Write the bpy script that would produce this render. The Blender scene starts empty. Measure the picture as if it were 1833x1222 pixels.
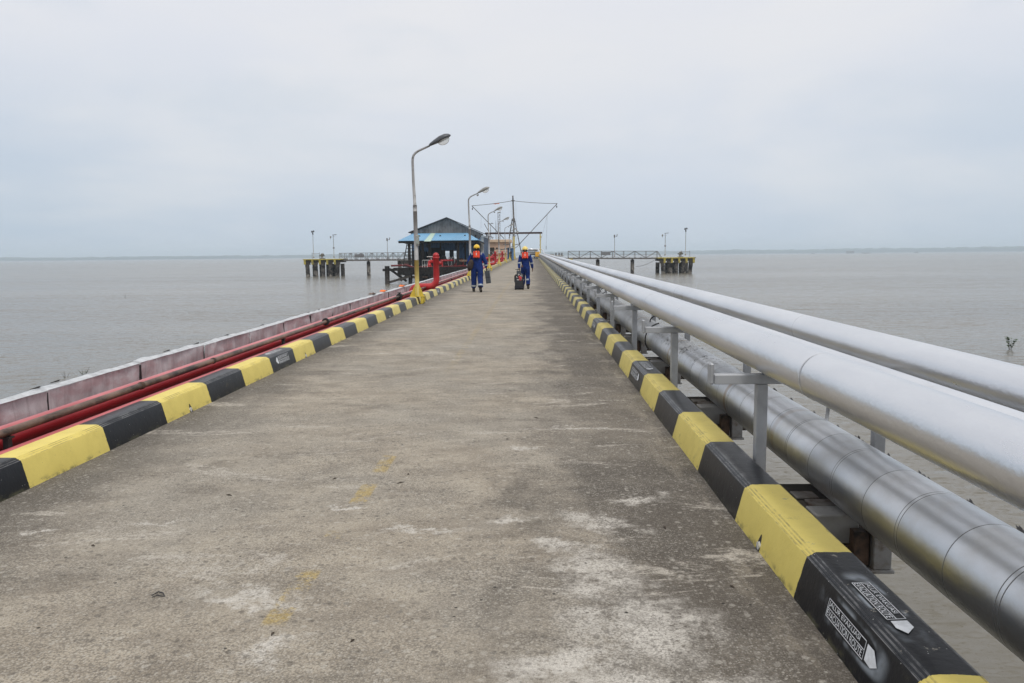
import bpy, math, random
from mathutils import Vector, Matrix, noise
random.seed(7)
S = bpy.context.scene
COL = S.collection
R = math.radians
PI = math.pi

# ------------------------------------------------------------------ camera
F, CX, CY = 1400.0, 916.5, 611.0
YAW, PITCH, ROLL = 0.02627967, -0.10946181, 0.00949971
CAM = Vector((0, 0, 1.52))
SL = 0.0062                      # the deck climbs gently away from the camera


def dz(y):
    return SL * y


_f = Vector((-math.sin(YAW) * math.cos(PITCH), math.cos(YAW) * math.cos(PITCH), math.sin(PITCH)))
_r0 = Vector((math.cos(YAW), math.sin(YAW), 0))
_u0 = _r0.cross(_f)
_r = _r0 * math.cos(ROLL) - _u0 * math.sin(ROLL)
_u = _r0 * math.sin(ROLL) + _u0 * math.cos(ROLL)
cam = bpy.data.cameras.new('camera')
cam.sensor_width = 36
cam.lens = F / 1833 * 36
cam.clip_start = 0.05
cam.clip_end = 20000
co = bpy.data.objects.new('camera', cam)
COL.objects.link(co)
M = Matrix(((_r.x, _u.x, -_f.x, 0), (_r.y, _u.y, -_f.y, 0), (_r.z, _u.z, -_f.z, 0), (0, 0, 0, 1)))
co.matrix_world = Matrix.Translation(CAM) @ M
S.camera = co


def at(px, py, Y):
    """world point at distance Y along the jetty seen in the survey photo at px, py"""
    d = _f + _r * ((px - CX) / F) - _u * ((py - CY) / F)
    return CAM + d * (Y / d.y)


WZ = -1.8                        # water level

# ------------------------------------------------------------------ materials


class NG:
    def __init__(s, m):
        m.use_nodes = True
        s.t = m.node_tree
        s.n = s.t.nodes
        s.l = s.t.links
        s.n.clear()

    def new(s, kind, **kw):
        x = s.n.new(kind)
        for k, v in kw.items():
            setattr(x, k, v)
        return x

    def put(s, sock, v):
        if hasattr(v, 'is_output') or isinstance(v, bpy.types.NodeSocket):
            s.l.new(v, sock)
        elif isinstance(v, (tuple, list)) and len(v) == 3 and sock.type == 'RGBA':
            sock.default_value = (*v, 1)
        else:
            sock.default_value = v

    def math(s, op, a, b=0.0, c=None, clamp=False):
        x = s.new('ShaderNodeMath', operation=op, use_clamp=clamp)
        s.put(x.inputs[0], a)
        s.put(x.inputs[1], b)
        if c is not None:
            s.put(x.inputs[2], c)
        return x.outputs[0]

    def mix(s, fac, a, b, typ='RGBA', blend='MIX'):
        x = s.new('ShaderNodeMix', data_type=typ)
        if typ == 'RGBA':
            x.blend_type = blend
            s.put(x.inputs[0], fac); s.put(x.inputs[6], a); s.put(x.inputs[7], b)
            return x.outputs[2]
        s.put(x.inputs[0], fac); s.put(x.inputs[2], a); s.put(x.inputs[3], b)
        return x.outputs[0]

    def ramp(s, fac, lo, hi, a=0.0, b=1.0, smooth=True):
        x = s.new('ShaderNodeMapRange')
        x.interpolation_type = 'SMOOTHSTEP' if smooth else 'LINEAR'
        s.put(x.inputs[0], fac)
        x.inputs[1].default_value = lo; x.inputs[2].default_value = hi
        x.inputs[3].default_value = a; x.inputs[4].default_value = b
        return x.outputs[0]

    def co(s, scale=(1, 1, 1), loc=(0, 0, 0), kind='Object'):
        tc = s.new('ShaderNodeTexCoord')
        mp = s.new('ShaderNodeMapping')
        s.l.new(tc.outputs[kind], mp.inputs[0])
        mp.inputs['Scale'].default_value = scale
        mp.inputs['Location'].default_value = loc
        return mp.outputs[0]

    def xyz(s, v):
        x = s.new('ShaderNodeSeparateXYZ')
        s.l.new(v, x.inputs[0])
        return x.outputs

    def noise(s, v, scale=1.0, detail=4, rough=.55, dist=0.0, col=False):
        x = s.new('ShaderNodeTexNoise')
        if v is not None:
            s.l.new(v, x.inputs['Vector'])
        x.inputs['Scale'].default_value = scale
        x.inputs['Detail'].default_value = detail
        x.inputs['Roughness'].default_value = rough
        x.inputs['Distortion'].default_value = dist
        return x.outputs['Color' if col else 'Fac']

    def voro(s, v, scale, feature='F1', out='Distance'):
        x = s.new('ShaderNodeTexVoronoi', feature=feature)
        s.l.new(v, x.inputs['Vector'])
        x.inputs['Scale'].default_value = scale
        return x.outputs[out]

    def bump(s, h, strength=.3, dist=.01, normal=None):
        x = s.new('ShaderNodeBump')
        s.put(x.inputs['Height'], h)
        x.inputs['Strength'].default_value = strength
        x.inputs['Distance'].default_value = dist
        if normal is not None:
            s.l.new(normal, x.inputs['Normal'])
        return x.outputs[0]

    def out(s, base, rough=.6, metal=0.0, normal=None, spec=.5, ior=1.45, **kw):
        p = s.new('ShaderNodeBsdfPrincipled')
        s.put(p.inputs['Base Color'], base)
        s.put(p.inputs['Roughness'], rough)
        s.put(p.inputs['Metallic'], metal)
        s.put(p.inputs['Specular IOR Level'], spec)
        p.inputs['IOR'].default_value = ior
        for k, v in kw.items():
            s.put(p.inputs[k.replace('_', ' ')], v)
        if normal is not None:
            s.l.new(normal, p.inputs['Normal'])
        o = s.new('ShaderNodeOutputMaterial')
        s.l.new(p.outputs[0], o.inputs[0])
        return p


def plain(name, col, rough=.6, metal=0.0, var=.25, scale=6, dirt=None, dscale=2.5, dlo=.52, dhi=.7,
          bump=.15, bscale=60, grain=(1, 1, 1), spec=.5):
    """painted / weathered surface: base colour with mottling, optional stain colour, small bump"""
    m = bpy.data.materials.new(name)
    g = NG(m)
    v = g.co(grain)
    n = g.noise(v, scale, 6, .6)
    c = g.mix(g.ramp(n, .3, .7), tuple(x * (1 - var) for x in col), tuple(min(1, x * (1 + var)) for x in col))
    if dirt:
        d = g.noise(g.co(grain, (3.1, 7.7, 1.3)), dscale, 8, .65)
        c = g.mix(g.ramp(d, dlo, dhi), c, dirt)
    b = g.noise(g.co(), bscale, 3)
    g.out(c, rough, metal, g.bump(b, bump, .004), spec)
    return m


MT = {}
MT['alu'] = None

# --- concrete deck


def mat_deck():
    m = bpy.data.materials.new('deck_concrete')
    g = NG(m)
    v = g.co()
    X, Y, Z = g.xyz(v)
    big = g.noise(v, .55, 6, .6)
    mid = g.noise(g.co((1, 1.6, 1), (5, 3, 0)), 2.3, 9, .68)
    c = g.mix(g.ramp(mid, .32, .66), (.315, .262, .195), (.56, .485, .375))
    c = g.mix(g.ramp(big, .38, .66, 0, .5), c, (.37, .35, .305))
    # dark transverse blotches
    tr = g.noise(g.co((.55, 1.1, 1), (2, 9, 0)), 1.1, 9, .70)
    c = g.mix(g.ramp(tr, .52, .66, 0, .70), c, (.135, .108, .076))
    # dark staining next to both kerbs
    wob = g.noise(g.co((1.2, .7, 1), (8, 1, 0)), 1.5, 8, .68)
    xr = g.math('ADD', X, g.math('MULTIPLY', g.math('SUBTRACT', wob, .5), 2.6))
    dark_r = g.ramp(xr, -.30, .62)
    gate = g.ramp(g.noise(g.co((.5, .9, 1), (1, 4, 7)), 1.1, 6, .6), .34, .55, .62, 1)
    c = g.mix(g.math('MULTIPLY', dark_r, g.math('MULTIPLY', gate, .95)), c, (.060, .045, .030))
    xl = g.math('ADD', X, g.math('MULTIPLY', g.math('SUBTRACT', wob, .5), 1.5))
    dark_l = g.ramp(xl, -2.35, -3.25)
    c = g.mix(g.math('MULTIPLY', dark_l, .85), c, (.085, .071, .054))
    # pale sandy crust right beside the kerb further along
    cr = g.noise(g.co((3, .7, 1), (3, 3, 0)), 1.6, 8, .7)
    crust = g.math('MULTIPLY', g.ramp(X, .78, 1.05), g.ramp(cr, .50, .62))
    c = g.mix(g.math('MULTIPLY', crust, .65), c, (.36, .31, .235))
    # lime streaks running across the deck
    st = g.noise(g.co((.62, 1.9, 1), (11, 2, 0)), 1.15, 10, .72, .8)
    stm = g.ramp(st, .575, .62)
    fine = g.noise(v, 22, 6, .75)
    stm = g.math('MULTIPLY', stm, g.ramp(fine, .36, .58))
    c = g.mix(g.math('MULTIPLY', stm, .85), c, (.68, .62, .53))
    # the pale washed-out cement spill in the near part
    wv = g.noise(v, 2.4, 10, .72, col=True)
    wx, wy, wz = g.xyz(wv)
    px = g.math('ADD', X, g.math('MULTIPLY', g.math('SUBTRACT', wx, .5), .75))
    py = g.math('ADD', Y, g.math('MULTIPLY', g.math('SUBTRACT', wy, .5), .95))

    def blob(cx, cy, rx, ry, rot=0.0, soft=.50):
        a = g.math('SUBTRACT', px, cx)
        b = g.math('SUBTRACT', py, cy)
        ca, sa = math.cos(rot), math.sin(rot)
        u = g.math('ADD', g.math('MULTIPLY', a, ca / rx), g.math('MULTIPLY', b, sa / rx))
        w = g.math('ADD', g.math('MULTIPLY', a, -sa / ry), g.math('MULTIPLY', b, ca / ry))
        d = g.math('SQRT', g.math('ADD', g.math('MULTIPLY', u, u), g.math('MULTIPLY', w, w)))
        return g.ramp(d, .86 + soft * .5, .86 - soft)
    tot = None
    for b in ((.42, 3.02, .36, .34, .5), (.30, 3.55, .22, .34, .5), (.16, 2.72, .34, .14, .2), (.36, 4.22, .28, .15, -.5),
              (.16, 3.95, .20, .10, -.7), (.66, 4.66, .26, .10, .1), (.46, 2.55, .5, .16, 0.1), (-.15, 4.4, .16, .10, 0),
              (-1.25, 3.32, .34, .10, -.35), (-1.0, 2.82, .10, .15, -.5), (-1.15, 4.55, .16, .05, .2), (-2.75, 4.1, .14, .06, .3),
              (-.9, 2.5, .2, .06, -.2), (-2.2, 4.3, .22, .04, -.2), (-.1, 5.9, .18, .05, 0), (.35, 6.6, .4, .05, .1), (-.6, 4.1, .3, .07, .2)):
        q = blob(*b)
        tot = q if tot is None else g.math('MAXIMUM', tot, q)
    holes = g.ramp(g.noise(v, 5, 12, .80), .36, .56)
    pits = g.ramp(g.noise(v, 40, 4, .7), .34, .42, .25, 1)
    tot = g.math('MULTIPLY', g.math('MULTIPLY', tot, holes), pits)
    c = g.mix(g.math('MULTIPLY', tot, .95), c, (.82, .77, .69))
    # faded centre line
    line = g.math('SUBTRACT', 1.0, g.ramp(g.math('ABSOLUTE', g.math('ADD', X, 1.075)), .045, .06))
    dash = g.ramp(Y, 9.0, 12.0, 0, .35)
    for ya, yb in ((5.25, 5.75), (4.58, 5.02), (3.02, 3.62), (4.0, 4.15)):
        dash = g.math('MAXIMUM', dash, g.math('MULTIPLY', g.ramp(Y, ya, ya + .06), g.math('SUBTRACT', 1.0, g.ramp(Y, yb - .06, yb))))
    wear = g.ramp(g.noise(g.co((1, .8, 1), (0, .9, 0)), 7, 8, .75), .44, .56)
    lm = g.math('MULTIPLY', g.math('MULTIPLY', line, wear), dash)
    c = g.mix(g.math('MULTIPLY', lm, .8), c, (.58, .41, .10))
    # exposed aggregate: pale stones in dark matrix, patchy
    vd = g.voro(v, 95)
    vc = g.voro(v, 95, out='Color')
    cr_, cg_, cb_ = g.xyz(vc)
    patch = g.ramp(g.noise(g.co((1, 1, 1), (7, 7, 0)), 1.3, 5, .6), .36, .60, .35, 1)
    stone = g.math('MULTIPLY', g.math('SUBTRACT', 1.0, g.ramp(vd, .28, .50)), g.math('GREATER_THAN', cr_, .60))
    gap = g.math('MULTIPLY', g.ramp(vd, .42, .72), patch)
    c = g.mix(g.math('MULTIPLY', gap, .50), c, (.075, .066, .054))
    c = g.mix(g.math('MULTIPLY', g.math('MULTIPLY', stone, patch), .55), c, (.55, .52, .46))
    g2 = g.noise(v, 48, 4, .85)
    c = g.mix(g.ramp(g2, .52, .64, 0, .55), c, g.mix(.5, c, (.05, .042, .034)))
    c = g.mix(g.ramp(g2, .47, .36, 0, .55), c, g.mix(.35, c, (.80, .76, .68)))
    g3 = g.noise(g.co((1, 1, 1), (1, 2, 3)), 17, 5, .85)
    c = g.mix(g.ramp(g3, .54, .68, 0, .45), c, g.mix(.5, c, (.06, .05, .04)))
    c = g.mix(g.ramp(g3, .45, .33, 0, .35), c, g.mix(.35, c, (.80, .74, .64)))
    for sc_, lo_, dk_, k_ in ((24, .80, .22, .75), (52, .80, .24, .75)):
        vs = g.co((1, 1, 1), (sc_ * .1, .3, 0))
        cd = g.voro(vs, sc_)
        rr = g.xyz(g.voro(vs, sc_, out='Color'))
        spot = g.math('SUBTRACT', 1.0, g.ramp(cd, .22, .46))
        c = g.mix(g.math('MULTIPLY', g.math('MULTIPLY', spot, g.ramp(rr[0], lo_, lo_ + .1)), k_ * .55), c, (.66, .62, .54))
        c = g.mix(g.math('MULTIPLY', g.math('MULTIPLY', spot, g.ramp(rr[1], dk_, dk_ - .1)), k_ * .7), c, (.07, .058, .045))
    gr = g.noise(v, 190, 3, .8)
    c = g.mix(g.ramp(gr, .30, .70, .0, .6), g.mix(.5, c, (.04, .035, .03)), g.mix(.18, c, (.7, .66, .6)))
    # small black pits and bits
    v2 = g.voro(g.co((1, 1, 1), (.3, .1, 0)), 7.0)
    vcc = g.xyz(g.voro(g.co((1, 1, 1), (.3, .1, 0)), 7.0, out='Color'))[0]
    pit = g.math('MULTIPLY', g.math('LESS_THAN', v2, .055), g.math('GREATER_THAN', vcc, .45))
    c = g.mix(g.math('MULTIPLY', pit, .85), c, (.02, .018, .016))
    h = g.math('ADD', g.math('MULTIPLY', vd, -.6), g.math('ADD', g.math('MULTIPLY', gr, .5), g.math('MULTIPLY', mid, 2.0)))
    g.out(c, .86, 0, g.bump(h, .55, .006), .3)
    return m


def mat_kerb(side):
    m = bpy.data.materials.new('kerb_paint')
    g = NG(m)
    v = g.co()
    X, Y, Z = g.xyz(v)
    wob = g.math('MULTIPLY', g.math('SUBTRACT', g.noise(v, 9, 5, .6), .5), .035)
    per, ph = (1.98, 3.31) if side > 0 else (1.95, 4.92)
    t = g.math('FRACT', g.math('DIVIDE', g.math('SUBTRACT', g.math('ADD', Y, wob), ph - 20 * per), per))
    isy = g.math('LESS_THAN', t, .5)
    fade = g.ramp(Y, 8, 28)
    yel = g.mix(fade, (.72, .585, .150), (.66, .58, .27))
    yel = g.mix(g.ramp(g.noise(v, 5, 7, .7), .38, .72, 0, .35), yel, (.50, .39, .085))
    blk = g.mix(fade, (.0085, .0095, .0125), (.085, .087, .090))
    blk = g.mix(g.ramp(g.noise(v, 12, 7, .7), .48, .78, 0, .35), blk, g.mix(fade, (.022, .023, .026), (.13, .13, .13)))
    c = g.mix(isy, blk, yel)
    # grime: scuffs along the foot and specks
    h = g.math('SUBTRACT', Z, g.math('MULTIPLY', Y, SL))
    foot = g.math('MULTIPLY', g.math('SUBTRACT', 1.0, g.ramp(h, .0, .045)), g.ramp(g.noise(g.co((1, 1, 2)), 7, 8, .75), .48, .62))
    c = g.mix(g.math('MULTIPLY', foot, .75), c, (.10, .095, .055))
    scuff = g.ramp(g.noise(g.co((1, 1, 1), (4, 4, 4)), 3.2, 10, .78), .60, .70)
    c = g.mix(g.math('MULTIPLY', scuff, .5), c, (.13, .115, .06))
    def hl(h0):
        return g.math('SUBTRACT', 1.0, g.ramp(g.math('ABSOLUTE', g.math('SUBTRACT', h, h0)), .0006, .0018))
    edge = g.math('MULTIPLY', g.math('MAXIMUM', hl(.187), g.math('MAXIMUM', hl(.1955), hl(.2042))),
                  g.ramp(g.noise(g.co((1, .55, 1)), 9, 7, .75), .42, .60))
    c = g.mix(g.math('MULTIPLY', edge, .65), c, g.mix(isy, (.20, .20, .20), (.15, .12, .05)))
    sp = g.voro(v, 42)
    spc = g.xyz(g.voro(v, 42, out='Color'))[0]
    spm = g.math('MULTIPLY', g.math('LESS_THAN', sp, .09), g.math('GREATER_THAN', spc, .72))
    c = g.mix(g.math('MULTIPLY', spm, .8), c, g.mix(isy, (.55, .55, .53), (.18, .14, .06)))
    chip = g.math('MULTIPLY', g.ramp(h, .165, .19), g.ramp(g.noise(g.co((1, 1, 1), (3, 8, 2)), 16, 6, .72), .655, .68))
    c = g.mix(g.math('MULTIPLY', chip, .9), c, (.27, .245, .20))
    if side > 0:
        # white overspray round the stencils, on the face and on the top
        def spray(yc, ya, qc, qa, q, sel):
            a = g.math('DIVIDE', g.math('ABSOLUTE', g.math('SUBTRACT', Y, yc)), ya)
            b = g.math('DIVIDE', g.math('ABSOLUTE', g.math('SUBTRACT', q, qc)), qa)
            d = g.math('POWER', g.math('ADD', g.math('POWER', a, 4.0), g.math('POWER', b, 4.0)), .25)
            band = g.math('MULTIPLY', g.ramp(d, .90, 1.06), g.math('SUBTRACT', 1.0, g.ramp(d, 1.02, 1.45)))
            nn = g.ramp(g.noise(g.co((1, 1, 1), (6, 2, 1)), 6.5, 3, .5), .40, .64)
            return g.math('MULTIPLY', g.math('MULTIPLY', band, nn), sel)
        face = g.math('LESS_THAN', h, .185)
        top = g.math('GREATER_THAN', h, .2045)
        for yc in (2.79,):
            s1 = spray(yc, .225, .112, .048, h, face)
            s2 = spray(yc, .225, 1.285, .046, X, top)
            c = g.mix(g.math('MULTIPLY', g.math('MAXIMUM', s1, s2), .60), c, (.46, .51, .56))
    rough = g.mix(isy, .30, .55, 'FLOAT')
    rough = g.math('ADD', rough, g.math('MULTIPLY', fade, .2))
    b1 = g.noise(g.co((1, 1, 1)), 55, 5, .6)
    b2 = g.noise(g.co((1, 1, 1)), 9, 5, .6)
    g.out(c, rough, 0, g.bump(g.math('ADD', b1, g.math('MULTIPLY', b2, 3)), .22, .004), g.mix(isy, .32, .5, 'FLOAT'))
    return m


def mat_silver():
    m = bpy.data.materials.new('aluminium_paint')
    g = NG(m)
    v = g.co((1, .25, 1))
    n = g.noise(v, 3, 7, .6)
    c = g.mix(g.ramp(n, .3, .7), (.70, .715, .745), (.80, .81, .83))
    st = g.ramp(g.noise(g.co((1, .5, 1), (2, 2, 2)), 4, 9, .72), .60, .74)
    c = g.mix(g.math('MULTIPLY', st, .30), c, (.36, .33, .28))
    b = g.math('ADD', g.noise(g.co(), 45, 4, .6), g.math('MULTIPLY', g.noise(g.co(), 7, 3), 3))
    g.out(c, g.ramp(n, .3, .7, .27, .35), .90, g.bump(b, .30, .004), .5)
    return m


def mat_cladding():
    m = bpy.data.materials.new('aluminium_cladding')
    g = NG(m)
    v = g.co()
    X, Y, Z = g.xyz(v)
    n = g.noise(g.co((1, 1, 1)), 3.0, 8, .65)
    seg = g.math('FLOOR', g.math('DIVIDE', g.math('SUBTRACT', Y, 2.70 - 39), .39))
    wn = g.new('ShaderNodeTexWhiteNoise', noise_dimensions='1D')
    g.l.new(seg, wn.inputs['W'])
    c = g.mix(wn.outputs[0], (.56, .58, .61), (.68, .69, .71))
    c = g.mix(g.ramp(n, .42, .70, 0, .45), c, (.44, .42, .385))
    bl = g.noise(g.co((.8, .5, .8), (3, 3, 3)), 5, 4, .6)
    c = g.mix(g.ramp(bl, .50, .72, 0, .35), c, (.80, .80, .79))
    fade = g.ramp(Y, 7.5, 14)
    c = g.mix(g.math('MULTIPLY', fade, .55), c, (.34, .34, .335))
    # dark joint lines, every second one doubled
    t = g.math('FRACT', g.math('DIVIDE', g.math('SUBTRACT', Y, 2.70 - 39), .78))

    def ln(t0, w):
        return g.math('SUBTRACT', 1.0, g.ramp(g.math('ABSOLUTE', g.math('SUBTRACT', t, t0)), w * .5, w))
    L = g.math('MAXIMUM', ln(.012, .0048), g.math('MAXIMUM', ln(.045, .0042), ln(.5, .0048)))
    c = g.mix(g.math('MULTIPLY', L, .88), c, (.035, .032, .03))
    # rusty straps
    for y0, a in ((6.72, .8), (5.36, .35), (9.55, .8), (12.9, .7), (16.2, .6)):
        d = g.math('ABSOLUTE', g.math('SUBTRACT', Y, y0))
        rr = g.math('SUBTRACT', 1.0, g.ramp(d, .012, .055))
        c = g.mix(g.math('MULTIPLY', rr, a * .75), c, (.30, .19, .10))
    # torn black tape / bitumen flecks on the crown of the pipe
    fl = g.ramp(g.noise(g.co((2.6, .75, 1.2), (1, 5, 0)), 13, 7, .72), .535, .58)
    zone = g.math('MULTIPLY', g.ramp(Y, 6.9, 8.4), g.math('SUBTRACT', 1.0, g.ramp(Y, 9.6, 13.0)))
    h = g.math('SUBTRACT', Z, g.math('MULTIPLY', Y, SL))
    up = g.ramp(h, .25, .40)
    cl = g.ramp(g.noise(v, 2.2, 4), .36, .56)
    fm = g.math('MULTIPLY', g.math('MULTIPLY', fl, zone), g.math('MULTIPLY', up, cl))
    c = g.mix(fm, c, (.02, .02, .02))
    metal = g.math('SUBTRACT', .96, g.math('MULTIPLY', g.math('MAXIMUM', fm, L), .9))
    sc = g.noise(g.co((1, 9, 1)), 30, 4, .7)
    rough = g.math('ADD', g.ramp(n, .3, .7, .27, .33), g.math('ADD', g.math('MULTIPLY', sc, .10), g.math('MULTIPLY', fade, .22)))
    dent = g.noise(g.co((1, 1.4, 1)), 3.5, 3, .5)
    b = g.math('ADD', g.math('MULTIPLY', dent, 3), g.math('ADD', g.math('MULTIPLY', sc, .12), g.math('MULTIPLY', L, -.8)))
    g.out(c, rough, metal, g.bump(b, .32, .006), .5)
    return m


def mat_water():
    m = bpy.data.materials.new('muddy_water')
    g = NG(m)
    v = g.co()
    big = g.noise(g.co((.012, .05, 1)), 1, 3, .5)
    c = g.mix(g.ramp(big, .35, .65), (.122, .112, .088), (.155, .143, .115))
    sx = sy = None
    calm = g.ramp(g.noise(g.co((.008, .05, 1), (5, 5, 0)), 1, 6, .65), .40, .60, .55, 1.0)
    for sc, det, am, st in (((.6, 1.5, 1), 4, .40, 2.2), ((.8, 2.0, 1), 3, .28, 7.5), ((.12, .42, 1), 4, .18, 1.0)):
        q = g.xyz(g.noise(g.co(sc), st, det, .6, .25, col=True))
        ax = g.math('MULTIPLY', g.math('SUBTRACT', q[0], .5), am * .8)
        ay = g.math('MULTIPLY', g.math('SUBTRACT', q[1], .5), am * 1.35)
        sx = ax if sx is None else g.math('ADD', sx, ax)
        sy = ay if sy is None else g.math('ADD', sy, ay)
    for sc, k, lo, hi, am in (((.9, 2.4, 1), 4.2, .54, .72, .55), ((1.3, 3.2, 1), 11, .54, .70, .50), ((.12, .7, 1), 3.0, .60, .72, .26), ((.05, .34, 1), 2.0, .62, .72, .14)):
        st = g.ramp(g.noise(g.co(sc, (2.2, 7.1, 0)), k, 4, .6, .4), lo, hi)
        sy = g.math('SUBTRACT', sy, g.math('MULTIPLY', st, am))
    cb = g.new('ShaderNodeCombineXYZ')
    g.l.new(g.math('MULTIPLY', sx, calm), cb.inputs[0]); g.l.new(g.math('MULTIPLY', sy, calm), cb.inputs[1])
    cb.inputs[2].default_value = 1.0
    nm = g.new('ShaderNodeVectorMath', operation='NORMALIZE')
    g.l.new(cb.outputs[0], nm.inputs[0])
    g.out(c, .17, 0, nm.outputs[0], .5, 1.33)
    return m


def mat_sheet():
    m = bpy.data.materials.new('weathered_galvanised_sheet')
    g = NG(m)
    v = g.co()
    X, Y, Z = g.xyz(v)
    n = g.noise(g.co((1, 1, .5)), 3.2, 8, .68)
    c = g.mix(g.ramp(n, .32, .66), (.44, .41, .42), (.68, .66, .67))
    pk = g.ramp(g.noise(g.co((1, .6, 1.5), (3, 1, 2)), 2.6, 7, .68), .43, .62)
    far = g.ramp(Y, 16, 34)
    pk = g.math('MULTIPLY', pk, g.math('SUBTRACT', .38, g.math('MULTIPLY', far, .30)))
    c = g.mix(pk, c, (.36, .12, .13))  # pink tint paints the red pipes' reflection into the sheet
    stv = g.ramp(g.noise(g.co((1, 14, .6)), 1.6, 5, .6), .55, .72, 0, .4)
    c = g.mix(stv, c, (.16, .13, .13))
    g.out(c, .42, .12, g.bump(g.noise(v, 8, 5), .3, .01), .5)
    return m


def mat_foil():
    m = bpy.data.materials.new('pale_foil')
    g = NG(m)
    v = g.co()
    n = g.noise(v, 9, 7, .65)
    c = g.mix(g.ramp(n, .35, .65), (.44, .45, .46), (.62, .63, .64))
    d = g.ramp(g.noise(g.co((1, .6, 1), (5, 5, 5)), 6, 8, .75), .60, .68)
    c = g.mix(g.math('MULTIPLY', d, .6), c, (.16, .15, .14))
    g.out(c, .4, .3, g.bump(g.noise(v, 30, 5, .7), .6, .01), .5)
    return m


def mat_corr(name, col, axis='X', freq=18.0, dirt=(.08, .07, .06), dscale=2.0, lo=.5, hi=.75, var=.12, amp=.6):
    m = bpy.data.materials.new(name)
    g = NG(m)
    v = g.co()
    q = g.xyz(v)[{'X': 0, 'Y': 1, 'Z': 2}[axis]]
    wv = g.math('SINE', g.math('MULTIPLY', q, freq))
    n = g.noise(v, dscale, 7, .65)
    c = g.mix(g.ramp(wv, -.9, .2), tuple(x * .78 for x in col), col)
    sh = g.math('FLOOR', g.math('MULTIPLY', q, freq / 2 / PI / 4))
    wn = g.new('ShaderNodeTexWhiteNoise', noise_dimensions='1D')
    g.l.new(sh, wn.inputs['W'])
    c = g.mix(g.math('MULTIPLY', wn.outputs[0], var * 2), c, tuple(x * .55 for x in col))
    c = g.mix(g.ramp(n, lo, hi), c, dirt)
    g.out(c, .55, 0, g.bump(wv, amp, .02), .4)
    return m


MT['deck'] = mat_deck()
MT['kerb_r'] = mat_kerb(1)
MT['kerb_l'] = mat_kerb(-1)
MT['silver'] = mat_silver()
MT['clad'] = mat_cladding()
MT['water'] = mat_water()
MT['sheet'] = mat_sheet()
MT['foil'] = mat_foil()
MT['frame'] = plain('grey_steel_paint', (.36, .37, .385), .5, .25, .12, 8, (.24, .23, .22), 5, .58, .75)
MT['concrete'] = plain('stained_concrete', (.070, .058, .046), .9, 0, .35, 5, (.028, .024, .020), 3, .42, .62, .5, 40)
MT['saddle'] = plain('pale_grey_block', (.30, .295, .29), .7, 0, .15, 6, (.14, .10, .07), 4, .52, .7, .2, 40)
MT['weld'] = plain('weld_seam_highlight', (.74, .75, .77), .5, .5, .1, 60, (.55, .56, .58), 12, .42, .50)  # pale colour paints in the thin white highlight of the weld seams
MT['plate'] = plain('dirty_steel_plate', (.20, .185, .17), .7, 0, .2, 8, (.10, .06, .04), 6, .45, .62)
MT['rusty'] = plain('rusty_steel', (.10, .062, .042), .8, .2, .4, 12, (.03, .025, .022), 6, .42, .6, .5, 60)
MT['oldpipe'] = plain('rusty_brown_pipe', (.165, .105, .078), .5, .2, .35, 10, (.035, .025, .02), 4, .46, .60, .4, 60, (1, .4, 1))
MT['black'] = plain('black_steel', (.022, .021, .022), .55, .1, .3, 10)
MT['reddark'] = plain('dull_red_paint', (.17, .016, .018), .6, 0, .3, 4, (.06, .03, .025), 3, .48, .62)
MT['red'] = plain('red_paint', (.42, .022, .026), .38, 0, .14, 4, (.30, .05, .05), 5, .58, .78, .15, 50)
MT['redpipe'] = plain('mottled_red_paint', (.40, .038, .045), .30, 0, .12, 3, (.55, .16, .17), 4, .54, .78, .15, 50, (1, .3, 1))
def mat_red_sheen():
    m = bpy.data.materials.new('red_paint_sky_sheen')
    g = NG(m)
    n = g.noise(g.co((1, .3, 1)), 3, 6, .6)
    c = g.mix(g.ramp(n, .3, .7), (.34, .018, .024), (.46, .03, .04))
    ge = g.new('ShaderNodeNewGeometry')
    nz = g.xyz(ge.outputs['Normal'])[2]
    top = g.math('MULTIPLY', g.ramp(nz, .45, .98), g.ramp(n, .25, .75, .15, .60))  # sky sheen on upward faces, painted into the colour as pale pink
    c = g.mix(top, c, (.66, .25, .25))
    g.out(c, .34, 0, g.bump(g.noise(g.co(), 40, 4), .2, .004), .5)
    return m


MT['redpipe'] = mat_red_sheen()
MT['yellow'] = plain('yellow_paint', (.56, .43, .055), .5, 0, .12, 5, (.30, .24, .10), 6, .6, .75)
MT['yellowdull'] = plain('weathered_dull_yellow', (.42, .34, .055), .7, 0, .2, 3, (.16, .14, .07), 2, .48, .66)
MT['yelpole'] = plain('pale_yellow_paint', (.52, .42, .13), .5, 0, .12, 5, (.30, .25, .14), 6, .58, .72)
MT['pole'] = plain('galvanised_pole', (.34, .335, .33), .6, .1, .12, 8, (.13, .115, .10), 7, .57, .66)
MT['lamp_dark'] = plain('dark_grey_lamp_shell', (.085, .09, .10), .4, .2, .15, 6)
MT['lamp_pale'] = plain('pale_grey_lamp_shell', (.26, .26, .245), .5, .2, .2, 9, (.16, .15, .13), 6, .5, .7)
MT['timber'] = plain('dark_wet_timber', (.010, .008, .007), .85, 0, .4, 5, (.022, .017, .014), 4, .5, .7, .6, 30)
MT['timber2'] = plain('grey_timber', (.060, .051, .044), .85, 0, .35, 5, (.022, .019, .017), 4, .45, .65, .6, 30)
MT['pile'] = plain('barnacled_concrete_pile', (.22, .20, .175), .9, 0, .3, 3, (.035, .03, .027), 1.5, .42, .58, .6, 12)
MT['dark'] = plain('dark_interior', (.016, .017, .020), .7, 0, .4, 2)
MT['grey'] = plain('grey_steel', (.20, .20, .205), .55, .2, .25, 6, (.10, .085, .07), 4, .5, .7)
MT['lattice'] = plain('weathered_mast_steel', (.15, .14, .13), .7, .1, .3, 4, (.07, .055, .045), 3, .5, .7)
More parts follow.
